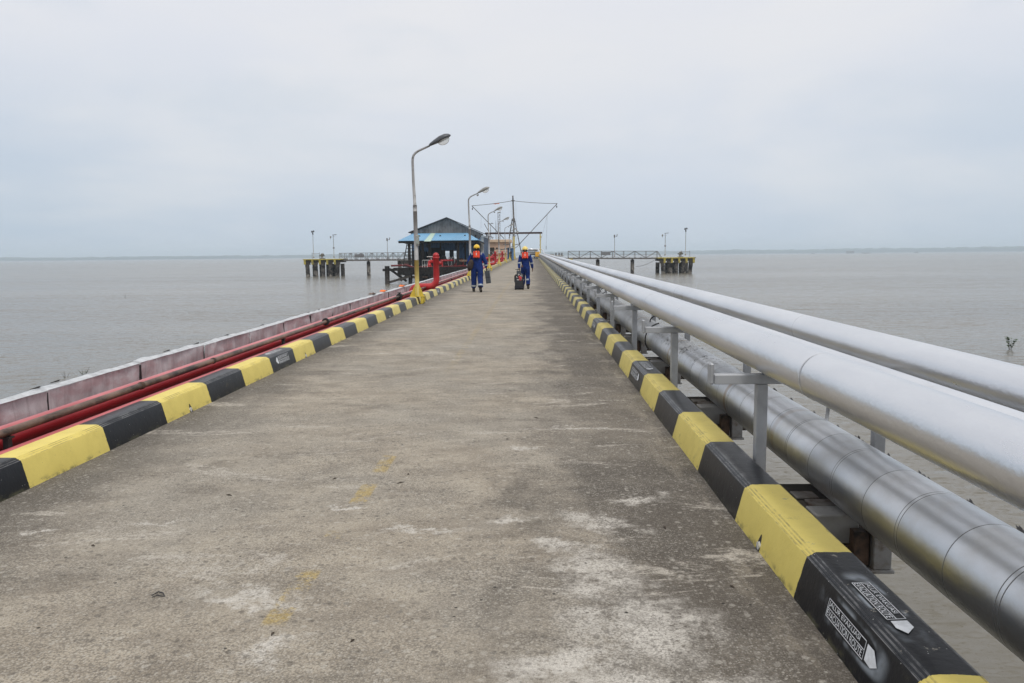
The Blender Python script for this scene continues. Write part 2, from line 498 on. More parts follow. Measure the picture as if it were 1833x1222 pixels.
MT['brownbeam'] = plain('rust_brown_beam', (.105, .062, .050), .75, 0, .2, 2, (.05, .035, .03), 2, .5, .7)
MT['pale'] = plain('dull_white_paint', (.58, .58, .56), .6, 0, .15, 4, (.25, .23, .2), 4, .58, .75)
MT['bluewall'] = mat_corr('blue_corrugated_sheet', (.085, .215, .43), 'X', 26, (.03, .045, .07), 1.2, .5, .7)
MT['bluewallY'] = mat_corr('blue_corrugated_side', (.060, .125, .24), 'Y', 12, (.03, .045, .07), 1.2, .5, .7)
MT['greywall'] = mat_corr('grey_plank_gable', (.25, .245, .24), 'X', 16, (.085, .08, .078), 1.0, .42, .68, .35, .5)
MT['blueroof'] = mat_corr('sky_blue_roof_sheet', (.18, .41, .63), 'X', 20, (.10, .25, .41), 9, .52, .68, .2)
MT['greenroof'] = mat_corr('pale_green_roof_sheet', (.50, .66, .55), 'X', 20, (.35, .42, .33), 3, .5, .7, .1)
MT['greyroof'] = mat_corr('grey_roof_sheet', (.085, .088, .095), 'Y', 14, (.05, .045, .04), 2, .5, .7)
MT['peach'] = plain('peach_render', (.74, .50, .35), .8, 0, .08, 2, (.40, .27, .19), 1.2, .55, .75)
MT['peachtrim'] = plain('pale_peach_parapet', (.66, .49, .34), .8, 0, .08, 2)
MT['orange'] = plain('orange_cloth', (.75, .17, .035), .8, 0, .2, 5)
MT['amber'] = plain('amber_paint', (.76, .41, .04), .5, 0, .1, 3, (.45, .25, .05), 3, .6, .8)
MT['coverall'] = plain('royal_blue_cotton', (.010, .030, .150), .85, 0, .30, 14, None, bump=.6, bscale=25, spec=.2)
MT['vest'] = plain('orange_red_life_vest', (.85, .075, .03), .6, 0, .10, 20)
MT['vestw'] = plain('white_marking', (.75, .72, .70), .6, 0, .05)
MT['strap'] = plain('black_webbing', (.014, .014, .022), .8, 0, .2)
MT['reflect'] = plain('silver_reflective_tape', (.38, .42, .45), .45, .2, .1)
MT['helmet'] = plain('yellow_helmet_plastic', (.78, .50, .03), .32, 0, .04, 5, bump=.02)
MT['helmetp'] = plain('pale_yellow_helmet_plastic', (.80, .62, .18), .32, 0, .04, 5, bump=.02)
MT['skin'] = plain('brown_skin', (.17, .085, .052), .55, 0, .12, 20)
MT['hair'] = plain('black_hair', (.010, .009, .008), .7, 0, .3, 60)
MT['boot'] = plain('dark_leather', (.022, .017, .014), .6, 0, .3)
MT['bag'] = plain('dark_brown_canvas', (.040, .026, .022), .85, 0, .25, 10)
MT['case'] = plain('charcoal_case_shell', (.050, .057, .066), .5, 0, .15, 12)
MT['caseblack'] = plain('black_case_shell', (.014, .014, .016), .5, 0, .15, 12)
MT['sticker_w'] = plain('white_sticker', (.62, .60, .58), .6, 0, .25, 40)
MT['sticker_r'] = plain('red_sticker', (.62, .06, .06), .6, 0, .15, 40)
MT['leaf'] = plain('green_leaf', (.055, .095, .028), .6, 0, .3, 20)
MT['twig'] = plain('dry_twig', (.05, .035, .022), .8, 0, .3, 20)
MT['white_paint'] = plain('white_stencil_paint', (.70, .72, .74), .6, 0, .12, 30, (.28, .29, .30), 40, .60, .72)
MT['pvc'] = plain('white_pvc', (.62, .62, .60), .4, 0, .1)
MT['plastic'] = plain('grey_green_plate', (.30, .33, .30), .6, 0, .15, 30, (.62, .62, .6), 30, .54, .6)
MT['hull'] = plain('dark_hull', (.05, .055, .065), .6)
MT['woods'] = plain('far_tree_line', (.045, .065, .04), .9, 0, .3, .01)

gm = bpy.data.materials.new('clear_lamp_bowl')
_g = NG(gm)
_p = _g.out((.93, .93, .90), .12, 0, None, .5, 1.2, Transmission_Weight=.72)
MT['glass'] = gm

# ------------------------------------------------------------------ mesh builder


class MB:
    def __init__(s):
        s.v, s.f, s.sm = [], [], []

    def face(s, idx, smooth=False):
        s.f.append(idx)
        s.sm.append(smooth)

    def box(s, lo, hi, rot=None, bev=0.0):
        x0, y0, z0 = lo
        x1, y1, z1 = hi
        c = Vector(((x0 + x1) / 2, (y0 + y1) / 2, (z0 + z1) / 2))
        h = Vector((abs(x1 - x0) / 2, abs(y1 - y0) / 2, abs(z1 - z0) / 2))
        b = len(s.v)
        if bev <= 0:
            for sx in (-1, 1):
                for sy in (-1, 1):
                    for sz in (-1, 1):
                        p = Vector((sx * h.x, sy * h.y, sz * h.z))
                        if rot is not None:
                            p = rot @ p
                        s.v.append(c + p)
            for q in ((0, 1, 3, 2), (4, 6, 7, 5), (0, 4, 5, 1), (2, 3, 7, 6), (0, 2, 6, 4), (1, 5, 7, 3)):
                s.face(tuple(b + i for i in q))
            return s
        import itertools
        idx = {}
        for sx, sy, sz in itertools.product((-1, 1), repeat=3):
            for ax in range(3):
                p = Vector((sx * (h.x - bev), sy * (h.y - bev), sz * (h.z - bev)))
                p[ax] = (sx, sy, sz)[ax] * h[ax]
                if rot is not None:
                    p = rot @ p
                idx[(sx, sy, sz, ax)] = len(s.v)
                s.v.append(c + p)
        for ax in range(3):
            o1, o2 = (ax + 1) % 3, (ax + 2) % 3
            for sg in (-1, 1):
                q = []
                for a, d in ((-1, -1), (1, -1), (1, 1), (-1, 1)):
                    k = [0, 0, 0]
                    k[ax] = sg; k[o1] = a; k[o2] = d
                    q.append(idx[(*k, ax)])
                s.face(tuple(q if sg > 0 else q[::-1]))
            for a in (-1, 1):
                for d in (-1, 1):
                    k0 = [0, 0, 0]; k1 = [0, 0, 0]
                    k0[ax] = -1; k1[ax] = 1
                    k0[o1] = k1[o1] = a; k0[o2] = k1[o2] = d
                    s.face((idx[(*k0, o1)], idx[(*k1, o1)], idx[(*k1, o2)], idx[(*k0, o2)]))
        for sx, sy, sz in itertools.product((-1, 1), repeat=3):
            s.face(tuple(idx[(sx, sy, sz, a)] for a in range(3)))
        return s

    def tube(s, pts, rad, n=12, cap=True, flat=None):
        pts = [Vector(p) for p in pts]
        if not isinstance(rad, (list, tuple)):
            rad = [rad] * len(pts)
        rings = []
        ref = None
        for i, p in enumerate(pts):
            if i == 0:
                d = pts[1] - pts[0]
            elif i == len(pts) - 1:
                d = pts[-1] - pts[-2]
            else:
                d = (pts[i + 1] - p).normalized() + (p - pts[i - 1]).normalized()
            d.normalize()
            if ref is None:
                ref = Vector((0, 0, 1)) if abs(d.z) < .9 else Vector((1, 0, 0))
            a = d.cross(ref)
            if a.length < 1e-4:
                a = d.cross(Vector((0, 1, 0)))
            a.normalize()
            b = a.cross(d).normalized()
            ref = b
            r = rad[i]
            ring = []
            for k in range(n):
                t = 2 * PI * k / n
                ring.append(len(s.v))
                s.v.append(p + a * (math.cos(t) * r) + b * (math.sin(t) * r * (flat or 1)))
            rings.append(ring)
        for i in range(len(rings) - 1):
            for k in range(n):
                s.face((rings[i][k], rings[i][(k + 1) % n], rings[i + 1][(k + 1) % n], rings[i + 1][k]), n > 5)
        if cap:
            s.face(tuple(rings[0]))
            s.face(tuple(rings[-1][::-1]))
        return s

    def ellip(s, c, r, nu=14, nv=9, rot=None, zmin=-1, zmax=1):
        c = Vector(c)
        rows = []
        for j in range(nv + 1):
            t = zmin + (zmax - zmin) * j / nv
            a0 = math.asin(max(-1, min(1, zmin))); a1 = math.asin(max(-1, min(1, zmax)))
            el = a0 + (a1 - a0) * j / nv
            row = []
            for i in range(nu):
                az = 2 * PI * i / nu
                p = Vector((math.cos(el) * math.cos(az) * r[0], math.cos(el) * math.sin(az) * r[1], math.sin(el) * r[2]))
                if rot is not None:
                    p = rot @ p
                row.append(len(s.v))
                s.v.append(c + p)
            rows.append(row)
        for j in range(nv):
            for i in range(nu):
                s.face((rows[j][i], rows[j][(i + 1) % nu], rows[j + 1][(i + 1) % nu], rows[j + 1][i]), True)
        s.face(tuple(rows[0][::-1])); s.face(tuple(rows[-1]))
        return s

    def prism(s, poly, y0, y1, axis='Y'):
        """polygon of (a, z) pairs extruded along Y (a = x) or along X (a = y)"""
        b = len(s.v)
        n = len(poly)
        for y in (y0, y1):
            for a, z in poly:
                s.v.append(Vector((a, y, z)) if axis == 'Y' else Vector((y, a, z)))
        s.face(tuple(range(b, b + n)))
        s.face(tuple(range(b + 2 * n - 1, b + n - 1, -1)))
        for i in range(n):
            j = (i + 1) % n
            s.face((b + i, b + j, b + n + j, b + n + i))
        return s

    def poly(s, pts, smooth=False):
        b = len(s.v)
        s.v += [Vector(p) for p in pts]
        s.face(tuple(range(b, b + len(pts))), smooth)
        return s

    def beam(s, p, q, w, h=None):
        """square bar from p to q"""
        p, q = Vector(p), Vector(q)
        h = h or w
        d = (q - p).normalized()
        up = Vector((0, 0, 1)) if abs(d.z) < .95 else Vector((0, 1, 0))
        a = d.cross(up).normalized() * (w / 2)
        b = a.cross(d).normalized() * (h / 2)
        k = len(s.v)
        for o in (p, q):
            for sa, sb in ((-1, -1), (1, -1), (1, 1), (-1, 1)):
                s.v.append(o + a * sa + b * sb)
        for i in range(4):
            j = (i + 1) % 4
            s.face((k + i, k + j, k + 4 + j, k + 4 + i))
        s.face((k + 3, k + 2, k + 1, k)); s.face((k + 4, k + 5, k + 6, k + 7))
        return s

    def build(s, name, mat, parent=None, loc=None, rz=0.0):
        me = bpy.data.meshes.new(name)
        me.from_pydata([tuple(v) for v in s.v], [], s.f)
        me.polygons.foreach_set('use_smooth', s.sm)
        me.materials.append(MT[mat] if isinstance(mat, str) else mat)
        me.update()
        o = bpy.data.objects.new(name, me)
        COL.objects.link(o)
        if parent:
            o.parent = parent
        if loc is not None:
            o.location = loc
        if rz:
            o.rotation_euler[2] = rz
        return o


def tag(o, label=None, cat=None, group=None, kind=None):
    for k, v in (('label', label), ('category', cat), ('group', group), ('kind', kind)):
        if v:
            o[k] = v
    return o


def thing(name, label, cat, loc=(0, 0, 0), group=None, rz=0.0):
    o = bpy.data.objects.new(name, None)
    o.empty_display_size = .3
    COL.objects.link(o)
    o.location = loc
    o.rotation_euler[2] = rz
    return tag(o, label, cat, group)


def dup(root, loc, label=None, rz=None):
    def cp(o, parent):
        c = o.copy()
        COL.objects.link(c)
        c.parent = parent
        for ch in [x for x in KIDS.get(o.name, [])]:
            cp(ch, c)
        return c
    KIDS = {}
    for x in bpy.data.objects:
        if x.parent:
            KIDS.setdefault(x.parent.name, []).append(x)
    c = cp(root, None)
    c.location = loc
    if rz is not None:
        c.rotation_euler[2] = rz
    if label:
        c['label'] = label
    return c


def arc(c, r, a0, a1, n, ax1, ax2):
    c, ax1, ax2 = Vector(c), Vector(ax1), Vector(ax2)
    return [c + ax1 * (math.cos(a0 + (a1 - a0) * i / n) * r) + ax2 * (math.sin(a0 + (a1 - a0) * i / n) * r) for i in range(n + 1)]


# ------------------------------------------------------------------ setting: water, deck, far shore, haze
b = MB()
b.poly([(-5900, -190, WZ), (5900, -190, WZ), (5900, 5700, WZ), (-5900, 5700, WZ)])
tag(b.build('water', 'water'), kind='structure')

YEND = 151.5
b = MB()
ys = [-6 + i * 1.0 for i in range(int(YEND + 6) + 1)] + [YEND]
prof = [(-3.53, 0.0), (1.39, 0.0), (1.39, -.24), (-3.53, -.24)]
k0 = 0
for i, y in enumerate(ys):
    for x, z in prof:
        b.v.append(Vector((x, y, z + dz(y))))
for i in range(len(ys) - 1):
    for k in range(4):
        j = (k + 1) % 4
        b.face((i * 4 + k, (i + 1) * 4 + k, (i + 1) * 4 + j, i * 4 + j))
b.face((0, 1, 2, 3)); e = (len(ys) - 1) * 4; b.face((e + 3, e + 2, e + 1, e))
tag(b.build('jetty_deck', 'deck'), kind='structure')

# ledge carrying the fire pipes, left of the deck
b = MB()
for y in ys:
    for x, z in [(-4.80, -.07), (-3.533, -.07), (-3.533, -.24), (-4.80, -.24)]:
        b.v.append(Vector((x, y, z + dz(y))))
for i in range(len(ys) - 1):
    for k in range(4):
        j = (k + 1) % 4
        b.face((i * 4 + k, (i + 1) * 4 + k, (i + 1) * 4 + j, i * 4 + j))
b.face((0, 1, 2, 3)); b.face((e + 3, e + 2, e + 1, e))
tag(b.build('pipe_ledge', 'concrete'), kind='structure')

# far woods on the opposite bank
b = MB()
N = 900
cols = []
for i in range(N + 1):
    a = R(-52) + R(104) * i / N
    d = 4600 + 200 * math.sin(a * 5)
    x, y = math.sin(a) * d, min(math.cos(a) * d, 5600)
    t = (a + R(52)) / R(104)
    h = 14 + 12 * t + 5 * noise.noise(Vector((a * 14, 0, 0))) + 3.5 * noise.noise(Vector((a * 90, 3, 0))) + 3 * random.random() * (t > .45)
    cols.append((x, y, h))
for x, y, h in cols:
    b.v += [Vector((x, y, WZ - .3)), Vector((x, y, WZ + h * .7)), Vector((x * 1.004, y * 1.004, WZ + h)), Vector((x * 1.03, y * 1.03, WZ + h * .8)), Vector((x * 1.03, y * 1.03, WZ - .3))]
for i in range(N):
    for k in range(4):
        b.face((i * 5 + k, (i + 1) * 5 + k, (i + 1) * 5 + k + 1, i * 5 + k + 1))
tag(b.build('far_woods', 'woods'), 'low wooded bank fading into haze along the whole horizon', 'woods', kind='stuff')

# haze
hm = bpy.data.materials.new('haze_air')
hm.use_nodes = True
nt = hm.node_tree
nt.nodes.clear()
pv = nt.nodes.new('ShaderNodeVolumePrincipled')
pv.inputs['Color'].default_value = (.78, .90, 1.0, 1)
pv.inputs['Density'].default_value = 3.1e-4
pv.inputs['Density Attribute'].default_value = ''
pv.inputs['Anisotropy'].default_value = 0.0
ho = nt.nodes.new('ShaderNodeOutputMaterial')
nt.links.new(pv.outputs[0], ho.inputs['Volume'])
try:
    hm.cycles.homogeneous_volume = True
except Exception:
    pass
b = MB()
b.box((-6200, -220, WZ - 1.2), (6200, 6100, 46))
tag(b.build('haze', hm), kind='stuff')

# ------------------------------------------------------------------ kerbs


def kerb_profile():
    return [(1.132, -.02), (1.134, .0), (1.181, .176), (1.1845, .1855), (1.190, .1885), (1.1925, .1865), (1.197, .1925), (1.203, .1960), (1.2055, .1945),
            (1.211, .2005), (1.2165, .2050), (1.2185, .2035), (1.223, .2062), (1.290, .2068), (1.366, .2062), (1.379, .2035), (1.386, .195), (1.388, -.05)]


def kerb(side):
    b = MB()
    pr = kerb_profile()
    y = -5.0
    rows = 0
    while y < 148.2:
        for x, z in pr:
            w = noise.noise(Vector((y * .9, x * 3, side * 5))) * .004 + noise.noise(Vector((y * 4.1, z * 9, side))) * .0018
            xx = x + w
            if side < 0:
                xx = -xx - 2.168
            b.v.append(Vector((xx, y, z + dz(y) + (w * .5 if z > .01 else 0))))
        rows += 1
        y += .09 if y < 18 else .4
    n = len(pr)
    for i in range(rows - 1):
        for k in range(n - 1):
            q = (i * n + k, (i + 1) * n + k, (i + 1) * n + k + 1, i * n + k + 1)
            b.face(q if side > 0 else q[::-1], k in (1, 12, 13))
    b.face(tuple(range(n)))
    b.face(tuple((rows - 1) * n + k for k in range(n))[::-1])
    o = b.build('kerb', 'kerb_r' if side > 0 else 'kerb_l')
    return o


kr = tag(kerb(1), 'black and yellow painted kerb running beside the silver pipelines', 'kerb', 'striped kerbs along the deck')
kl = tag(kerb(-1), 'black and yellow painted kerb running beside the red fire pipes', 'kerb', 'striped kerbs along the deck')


def text_mesh(txt):
    cu = bpy.data.curves.new('lettering', 'FONT')
    cu.body = txt
    cu.offset = .005
    o = bpy.data.objects.new('lettering_tmp', cu)
    COL.objects.link(o)
    dg = bpy.context.evaluated_depsgraph_get()
    me = bpy.data.meshes.new_from_object(o.evaluated_get(dg))
    bpy.data.objects.remove(o)
    vs = [v.co.copy() for v in me.vertices]
    fs = [tuple(p.vertices) for p in me.polygons]
    x0 = min(v.x for v in vs); x1 = max(v.x for v in vs)
    y0 = min(v.y for v in vs); y1 = max(v.y for v in vs)
    return [((v.x - x0) / (x1 - x0), (v.y - y0) / (y1 - y0)) for v in vs], fs


TXA = text_mesh('JALUR EVAKUASI')
TXB = text_mesh('EVACUATION ROUTE')


def stencil(parent, y0, side, top, y_len=.345, hh=.070, arrow_first=False):
    """two boxed rows of lettering and a block arrow, sprayed on the kerb"""
    b = MB()
    P = lambda x: x if side > 0 else -x - 2.168
    if top:
        org = Vector((P(1.247), y0, .2087))
        V = Vector((side, 0, 0))
        nrm = Vector((0, 0, 1))
    else:
        a0, a1 = Vector((1.134, 0, .0)), Vector((1.181, 0, .176))
        V = (a1 - a0).normalized()
        o_ = a0 + V * .078
        nrm = Vector((-V.z, 0, V.x))
        org = Vector((P(o_.x), y0, o_.z))
        V = Vector((V.x * side, 0, V.z))
        nrm = Vector((nrm.x * side, 0, nrm.z))
    U = Vector((0, -side, 0))
    sh = -.10      # the stencil card was not quite square

    def w(u, v, e=.0022):
        p = org + U * (u + v * sh) + V * v + nrm * e
        p.z += dz(p.y)
        return p

    def quad(u0, v0, u1, v1):
        b.poly([w(u0, v0), w(u1, v0), w(u1, v1), w(u0, v1)])
    sh_u = .11 if arrow_first else 0.0
    L, H, t = y_len, hh, .0032
    U0 = sh_u
    for v in (0, H / 2 - t / 2, H - t):
        quad(U0, v, U0 + L, v + t)
    quad(U0, 0, U0 + t, H); quad(U0 + L - t, 0, U0 + L, H)
    for (vs, fs), v0, f in ((TXA, H / 2 + .0045, .88), (TXB, .0065, .98)):
        k = len(b.v)
        for u, v in vs:
            b.v.append(w(U0 + .007 + u * (L * f - .014), v0 + v * (H / 2 - .0115)))
        for q in fs:
            b.face(tuple(k + i for i in q))
    if arrow_first:
        b.poly([w(.085, .006), w(.085, H - .006), w(.045, H - .006), w(.0, H / 2), w(.045, .006)])
    else:
        a = U0 + L + .012
        b.poly([w(a, .008), w(a, H - .004), w(a + .05, H - .004), w(a + .092, H * .38), w(a + .05, .004)])
    o = b.build('stencil_marking', 'white_paint', parent)
    return o


stencil(kr, 2.99, 1, False)
stencil(kr, 2.985, 1, True, .31, .072)
for yy in (9.12, 15.1, 33.1):
    stencil(kr, yy, 1, False, .50, .085)
    stencil(kr, yy, 1, True, .50, .085)
for yy in (10.0, 27.5, 33.3):
    stencil(kl, yy, -1, False, .42, .095, True)
    stencil(kl, yy, -1, True, .42, .085, True)

# drain holes with a stub of white pipe
for y, side, par in ((3.86, 1, kr), (7.37, -1, kl), (11.25, -1, kl), (18.05, -1, kl)):
    b = MB()
    P = lambda x: x if side > 0 else -x - 2.168
    n = 12
    pts = [(-.028, .0)] + [(math.cos(PI - PI * i / n) * .028 * (1 - .45 * math.sin(PI * i / n)), .018 + .062 * math.sin(PI * i / n)) for i in range(n + 1)] + [(.028, .0)]
    b.poly([(P(1.1335 - .0012 + z * .267), y + a, z + dz(y) + .0005) for a, z in pts])
    h = b.build('drain_hole', 'black', par)
    b = MB()
    b.tube([(P(1.1325), y - .006, .024 + dz(y)), (P(1.15), y - .006, .024 + dz(y))], .021, 12)
    b.build('drain_pipe', 'pvc', h)

# ------------------------------------------------------------------ right pipelines
YP = 147.0


def long_tube(x, z, r, y0=-6.0, y1=YP, n=40, step=3.0, seg=None):
    b = MB()
    pts, rad = [], []
    if seg:
        y = y0
        k = math.floor((y0 - seg[0]) / seg[1])
        while True:
            ya = seg[0] + k * seg[1]
            yb = ya + seg[1]
            if ya > 40:
                break
            pts += [(x, ya + .001, z + dz(ya)), (x, ya + .022, z + dz(ya)), (x, yb - .001, z + dz(yb))]
            rad += [r, r, r]
            k += 1
        pts += [(x, yy, z + dz(yy)) for yy in (ya + 5, 80, y1)]
        rad += [r] * 3
    else:
        y = y0
        while y < y1:
            pts.append((x + noise.noise(Vector((y * .05, x, 2))) * .01, y, z + dz(y) + noise.noise(Vector((y * .06, x, 9))) * .006)); rad.append(r)
            y += step
        pts.append((x, y1, z + dz(y1))); rad.append(r)
    return b.tube(pts, rad, n)


GP = 'silver pipelines beside the deck'


def pipe(name, label, x, z, r, mat, y1=YP, seams=(), group=GP, seamname='weld_seam', n=40, smat=None, sr=.0010, sw=.0045):
    o = long_tube(x, z, r, y1=y1, n=n).build(name, mat)
    tag(o, label, 'pipe', group)
    for y in seams:
        s_ = MB()
        s_.tube([(x, y - sw, z + dz(y)), (x, y - sw * .5, z + dz(y)), (x, y + sw * .5, z + dz(y)), (x, y + sw, z + dz(y))], [r * .995, r + sr, r + sr, r * .995], 40, cap=False)
        s_.build(seamname, smat or ('weld' if mat == 'silver' else mat), o)
    return o


pipe('silver_pipe', 'thick silver painted pipe nearest the kerb, lying on the support frames', 1.495, .855, .127, 'silver', 146.6,
     (4.02, 9.6, 15.2, 20.8, 26.4, 32, 43))
pipe('silver_pipe', 'thin silver pipe squeezed between the two thick silver pipes', 1.856, .808, .080, 'silver', 148.6, (7.2, 12.8, 18.4))
pipe('silver_pipe', 'outermost silver painted pipe, on the water side of the support frames', 2.293, .843, .115, 'silver', 150.0,
     (6.6, 12.1, 17.7, 23.3, 29))
# lagged pipe
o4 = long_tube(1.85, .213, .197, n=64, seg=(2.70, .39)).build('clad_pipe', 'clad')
tag(o4, 'fat metal clad pipe with ring joints lying low under the silver pipes', 'pipe', GP)
for i, (y, ang) in enumerate(((3.53, 42), (3.95, 38), (4.32, 44), (4.76, 40), (5.12, 46), (5.5, 41), (6.0, 40), (6.45, 43), (7.6, 45), (3.12, 34), (2.76, 30), (8.6, 50), (9.2, 44))):
    b = MB()
    a = R(90 - ang)
    for j in range(5):
        aa = a - j * .05 + random.uniform(-.02, .02)
        r0, r1 = .199, .199 + random.uniform(.006, .022)
        yy = y + random.uniform(-.03, .03)
        c0 = Vector((1.85, 0, .213 + dz(y)))
        p = lambda r_, an, y_: c0 + Vector((math.cos(an) * r_, y_, math.sin(an) * r_))
        q = [p(r0, aa, yy), p(r1, aa - .02, yy + .03), p(r1 - .003, aa - .07, yy + .015), p(r0, aa - .06, yy - .01)]
        b.poly(q)
        b.poly([v + Vector((.002, .002, -.002)) for v in q[::-1]])
    b.build('torn_tape', 'black', o4)
for y in (11.05, 19.2):           # black wire clamps
    b = MB()
    b.tube(arc((1.83, y, .25 + dz(y)), .235, R(100), R(215), 12, (1, 0, 0), (0, 0, 1)), .010, 6)
    b.tube(arc((1.75, y + .12, .50 + dz(y)), .07, R(20), R(190), 10, (1, 0, 0), (0, 0, 1)), .009, 6)
    b.build('wire_clamp', 'black', o4)
b = MB()
b.tube([(2.02, 5.35, .33), (2.035, 5.36, .47)], .012, 6)
b.build('vent_stub', 'frame', o4)

# support frames
Y0F, DF = 4.95, 3.08
ORD = ['first', 'second', 'third', 'fourth', 'fifth', 'sixth', 'seventh', 'eighth', 'ninth', 'tenth', 'eleventh', 'twelfth']
fr = thing('pipe_support_frame', 'x', 'pipe support', (0, Y0F, dz(Y0F)), 'steel support frames under the silver pipes')
w = .034
b = MB()
b.box((1.452 - w, -w, -.0), (1.452 + w, w, .666), bev=.004)
b.build('post', 'frame', fr)
b = MB()
b.box((2.20 - w, -w, -.0), (2.20 + w, w, .666), bev=.004)
b.build('post', 'frame', fr)
b = MB()
b.box((1.148, -.038, .668), (2.47, .038, .728), bev=.003)
b.build('beam', 'frame', fr)
b = MB()
b.box((1.118, -.036, .666), (1.1465, .036, .800), bev=.008)
b.build('end_stop', 'frame', fr)
b = MB()
b.box((1.452 - .075, -.06, -.010), (1.452 + .11, .06, 0.0), bev=.002)
b.build('base_plate', 'frame', fr)
for k in range(0, 46):
    y = Y0F + k * DF
    lab = ('%s grey steel frame under the silver pipes, counting away from the big evacuation stencil' % ORD[k]) if k < 12 else 'small grey steel frame far along the row under the silver pipes'
    if k == 0:
        fr['label'] = lab
    else:
        o = dup(fr, (0, y, dz(y)), lab)
        if k % 3 == 1:
            o.location.x = .006

# pile caps with pipe saddles
cp = thing('pile_cap', 'x', 'pile cap', (0, 4.50, dz(4.50)), 'concrete pile caps under the low clad pipe')
b = MB()
b.box((1.392, .02, -.26), (2.42, .55, -.012), bev=.015)
b.box((-4.7, -.05, -.62), (1.38, .5, -.245))
cap0 = b.build('cap_beam', 'concrete', cp)
b = MB()
b.box((1.60, -.16, -.155), (1.845, .015, .012), bev=.006)
b.build('saddle_block', 'saddle', cp)
b = MB()
b.box((1.64, .03, -.010), (1.80, .15, .010), bev=.004)
b.box((1.61, .20, -.010), (1.75, .33, .004), bev=.004)
b.build('packing_plate', 'plate', cp)
b = MB()
b.box((1.875, -.29, -.255), (1.975, -.20, -.02), bev=.004)
b.box((1.86, -.30, -.275), (1.99, -.19, -.256), bev=.003)
b.build('hanger_angle', 'saddle', cp)
b = MB()
b.box((1.70, -.19, -.26), (1.862, .018, -.158))
b.box((1.78, -.26, -.24), (1.86, -.19, -.05))
b.box((1.60, -.10, -.20), (1.72, .018, -.157))
b.build('bracket', 'rusty', cp)
for px_ in (-3.4, -1.0, .7):
    b = MB()
    b.tube([(px_, .2, -.62), (px_, .2, -3.2)], .2, 16)
    b.build('pile', 'pile', cp)
for k in range(-2, 30):
    y = 4.50 + k * DF
    lab = ('%s dark concrete pile cap carrying the clad pipe, counting away from the big evacuation stencil' % ORD[k]) if 0 <= k < 5 else 'dark pile cap glimpsed between the kerb and the clad pipe, beyond the fifth frame'
    if k < 0:
        continue
    if k == 0:
        cp['label'] = lab
    else:
        dup(cp, (0, y, dz(y)), lab)

# ------------------------------------------------------------------ left pipes and sheet wall
GL = 'fire pipes beside the deck'
pipe('fire_pipe', 'fat red fire pipe running just behind the thin rusty pipe', -3.93, .176, .0900, 'redpipe', 96, (8.3, 14.3, 20.1), GL, n=24)
pipe('fire_pipe', 'slim red pipe tight against the striped kerb', -3.645, .130, .055, 'redpipe', 96, (9.6, 15.4, 21.2, 27), GL, n=20)
pipe('fire_pipe', 'low red pipe in the gap at the foot of the sheet metal wall', -4.28, .01, .075, 'redpipe', 96, (11, 19), GL, n=20)
rp = pipe('rusty_pipe', 'thin rusty brown pipe on short stands above the red pipes', -3.745, .271, .0300, 'oldpipe', 60, (7.3, 9.0, 20.4), 'fire pipes beside the deck', 'pipe_coupling', 16, 'rusty', .006, .03)
for y in (5.37, 11.6, 17.8, 24.2, 30.3, 36.5, 42.7, 49, 55):
    b = MB()
    b.box((-3.765, y - .022, -.065 + dz(y)), (-3.725, y + .022, .240 + dz(y)))
    b.box((-3.78, y - .03, .226 + dz(y)), (-3.71, y + .03, .240 + dz(y)))
    b.build('pipe_stand', 'black', rp)
for y, r_ in ((14.05, .068), (21.9, .075), (22.1, .075)):
    b = MB()
    b.tube([(-3.745, y - .018, 0.271 + dz(y)), (-3.745, y + .018, 0.271 + dz(y))], r_, 20)
    fl = b.build('pipe_flange', 'black', rp)
b = MB()
y = 22.0
b.ellip((-3.745, y, .27 + dz(y)), (.06, .08, .075), 12, 8)
b.tube([(-3.745, y, .27 + dz(y)), (-3.745, y, .37 + dz(y))], .022, 8)
b.box((-3.825, y - .05, .02 + dz(y)), (-3.685, y + .05, .25 + dz(y)), bev=.01)
vl = b.build('valve', 'black', rp)
b = MB()
b.tube(arc((-3.745, y, .37 + dz(y)), .05, 0, 2 * PI, 16, (1, 0, 0), (0, 1, 0)), .010, 6)
b.build('valve_handwheel', 'black', vl)

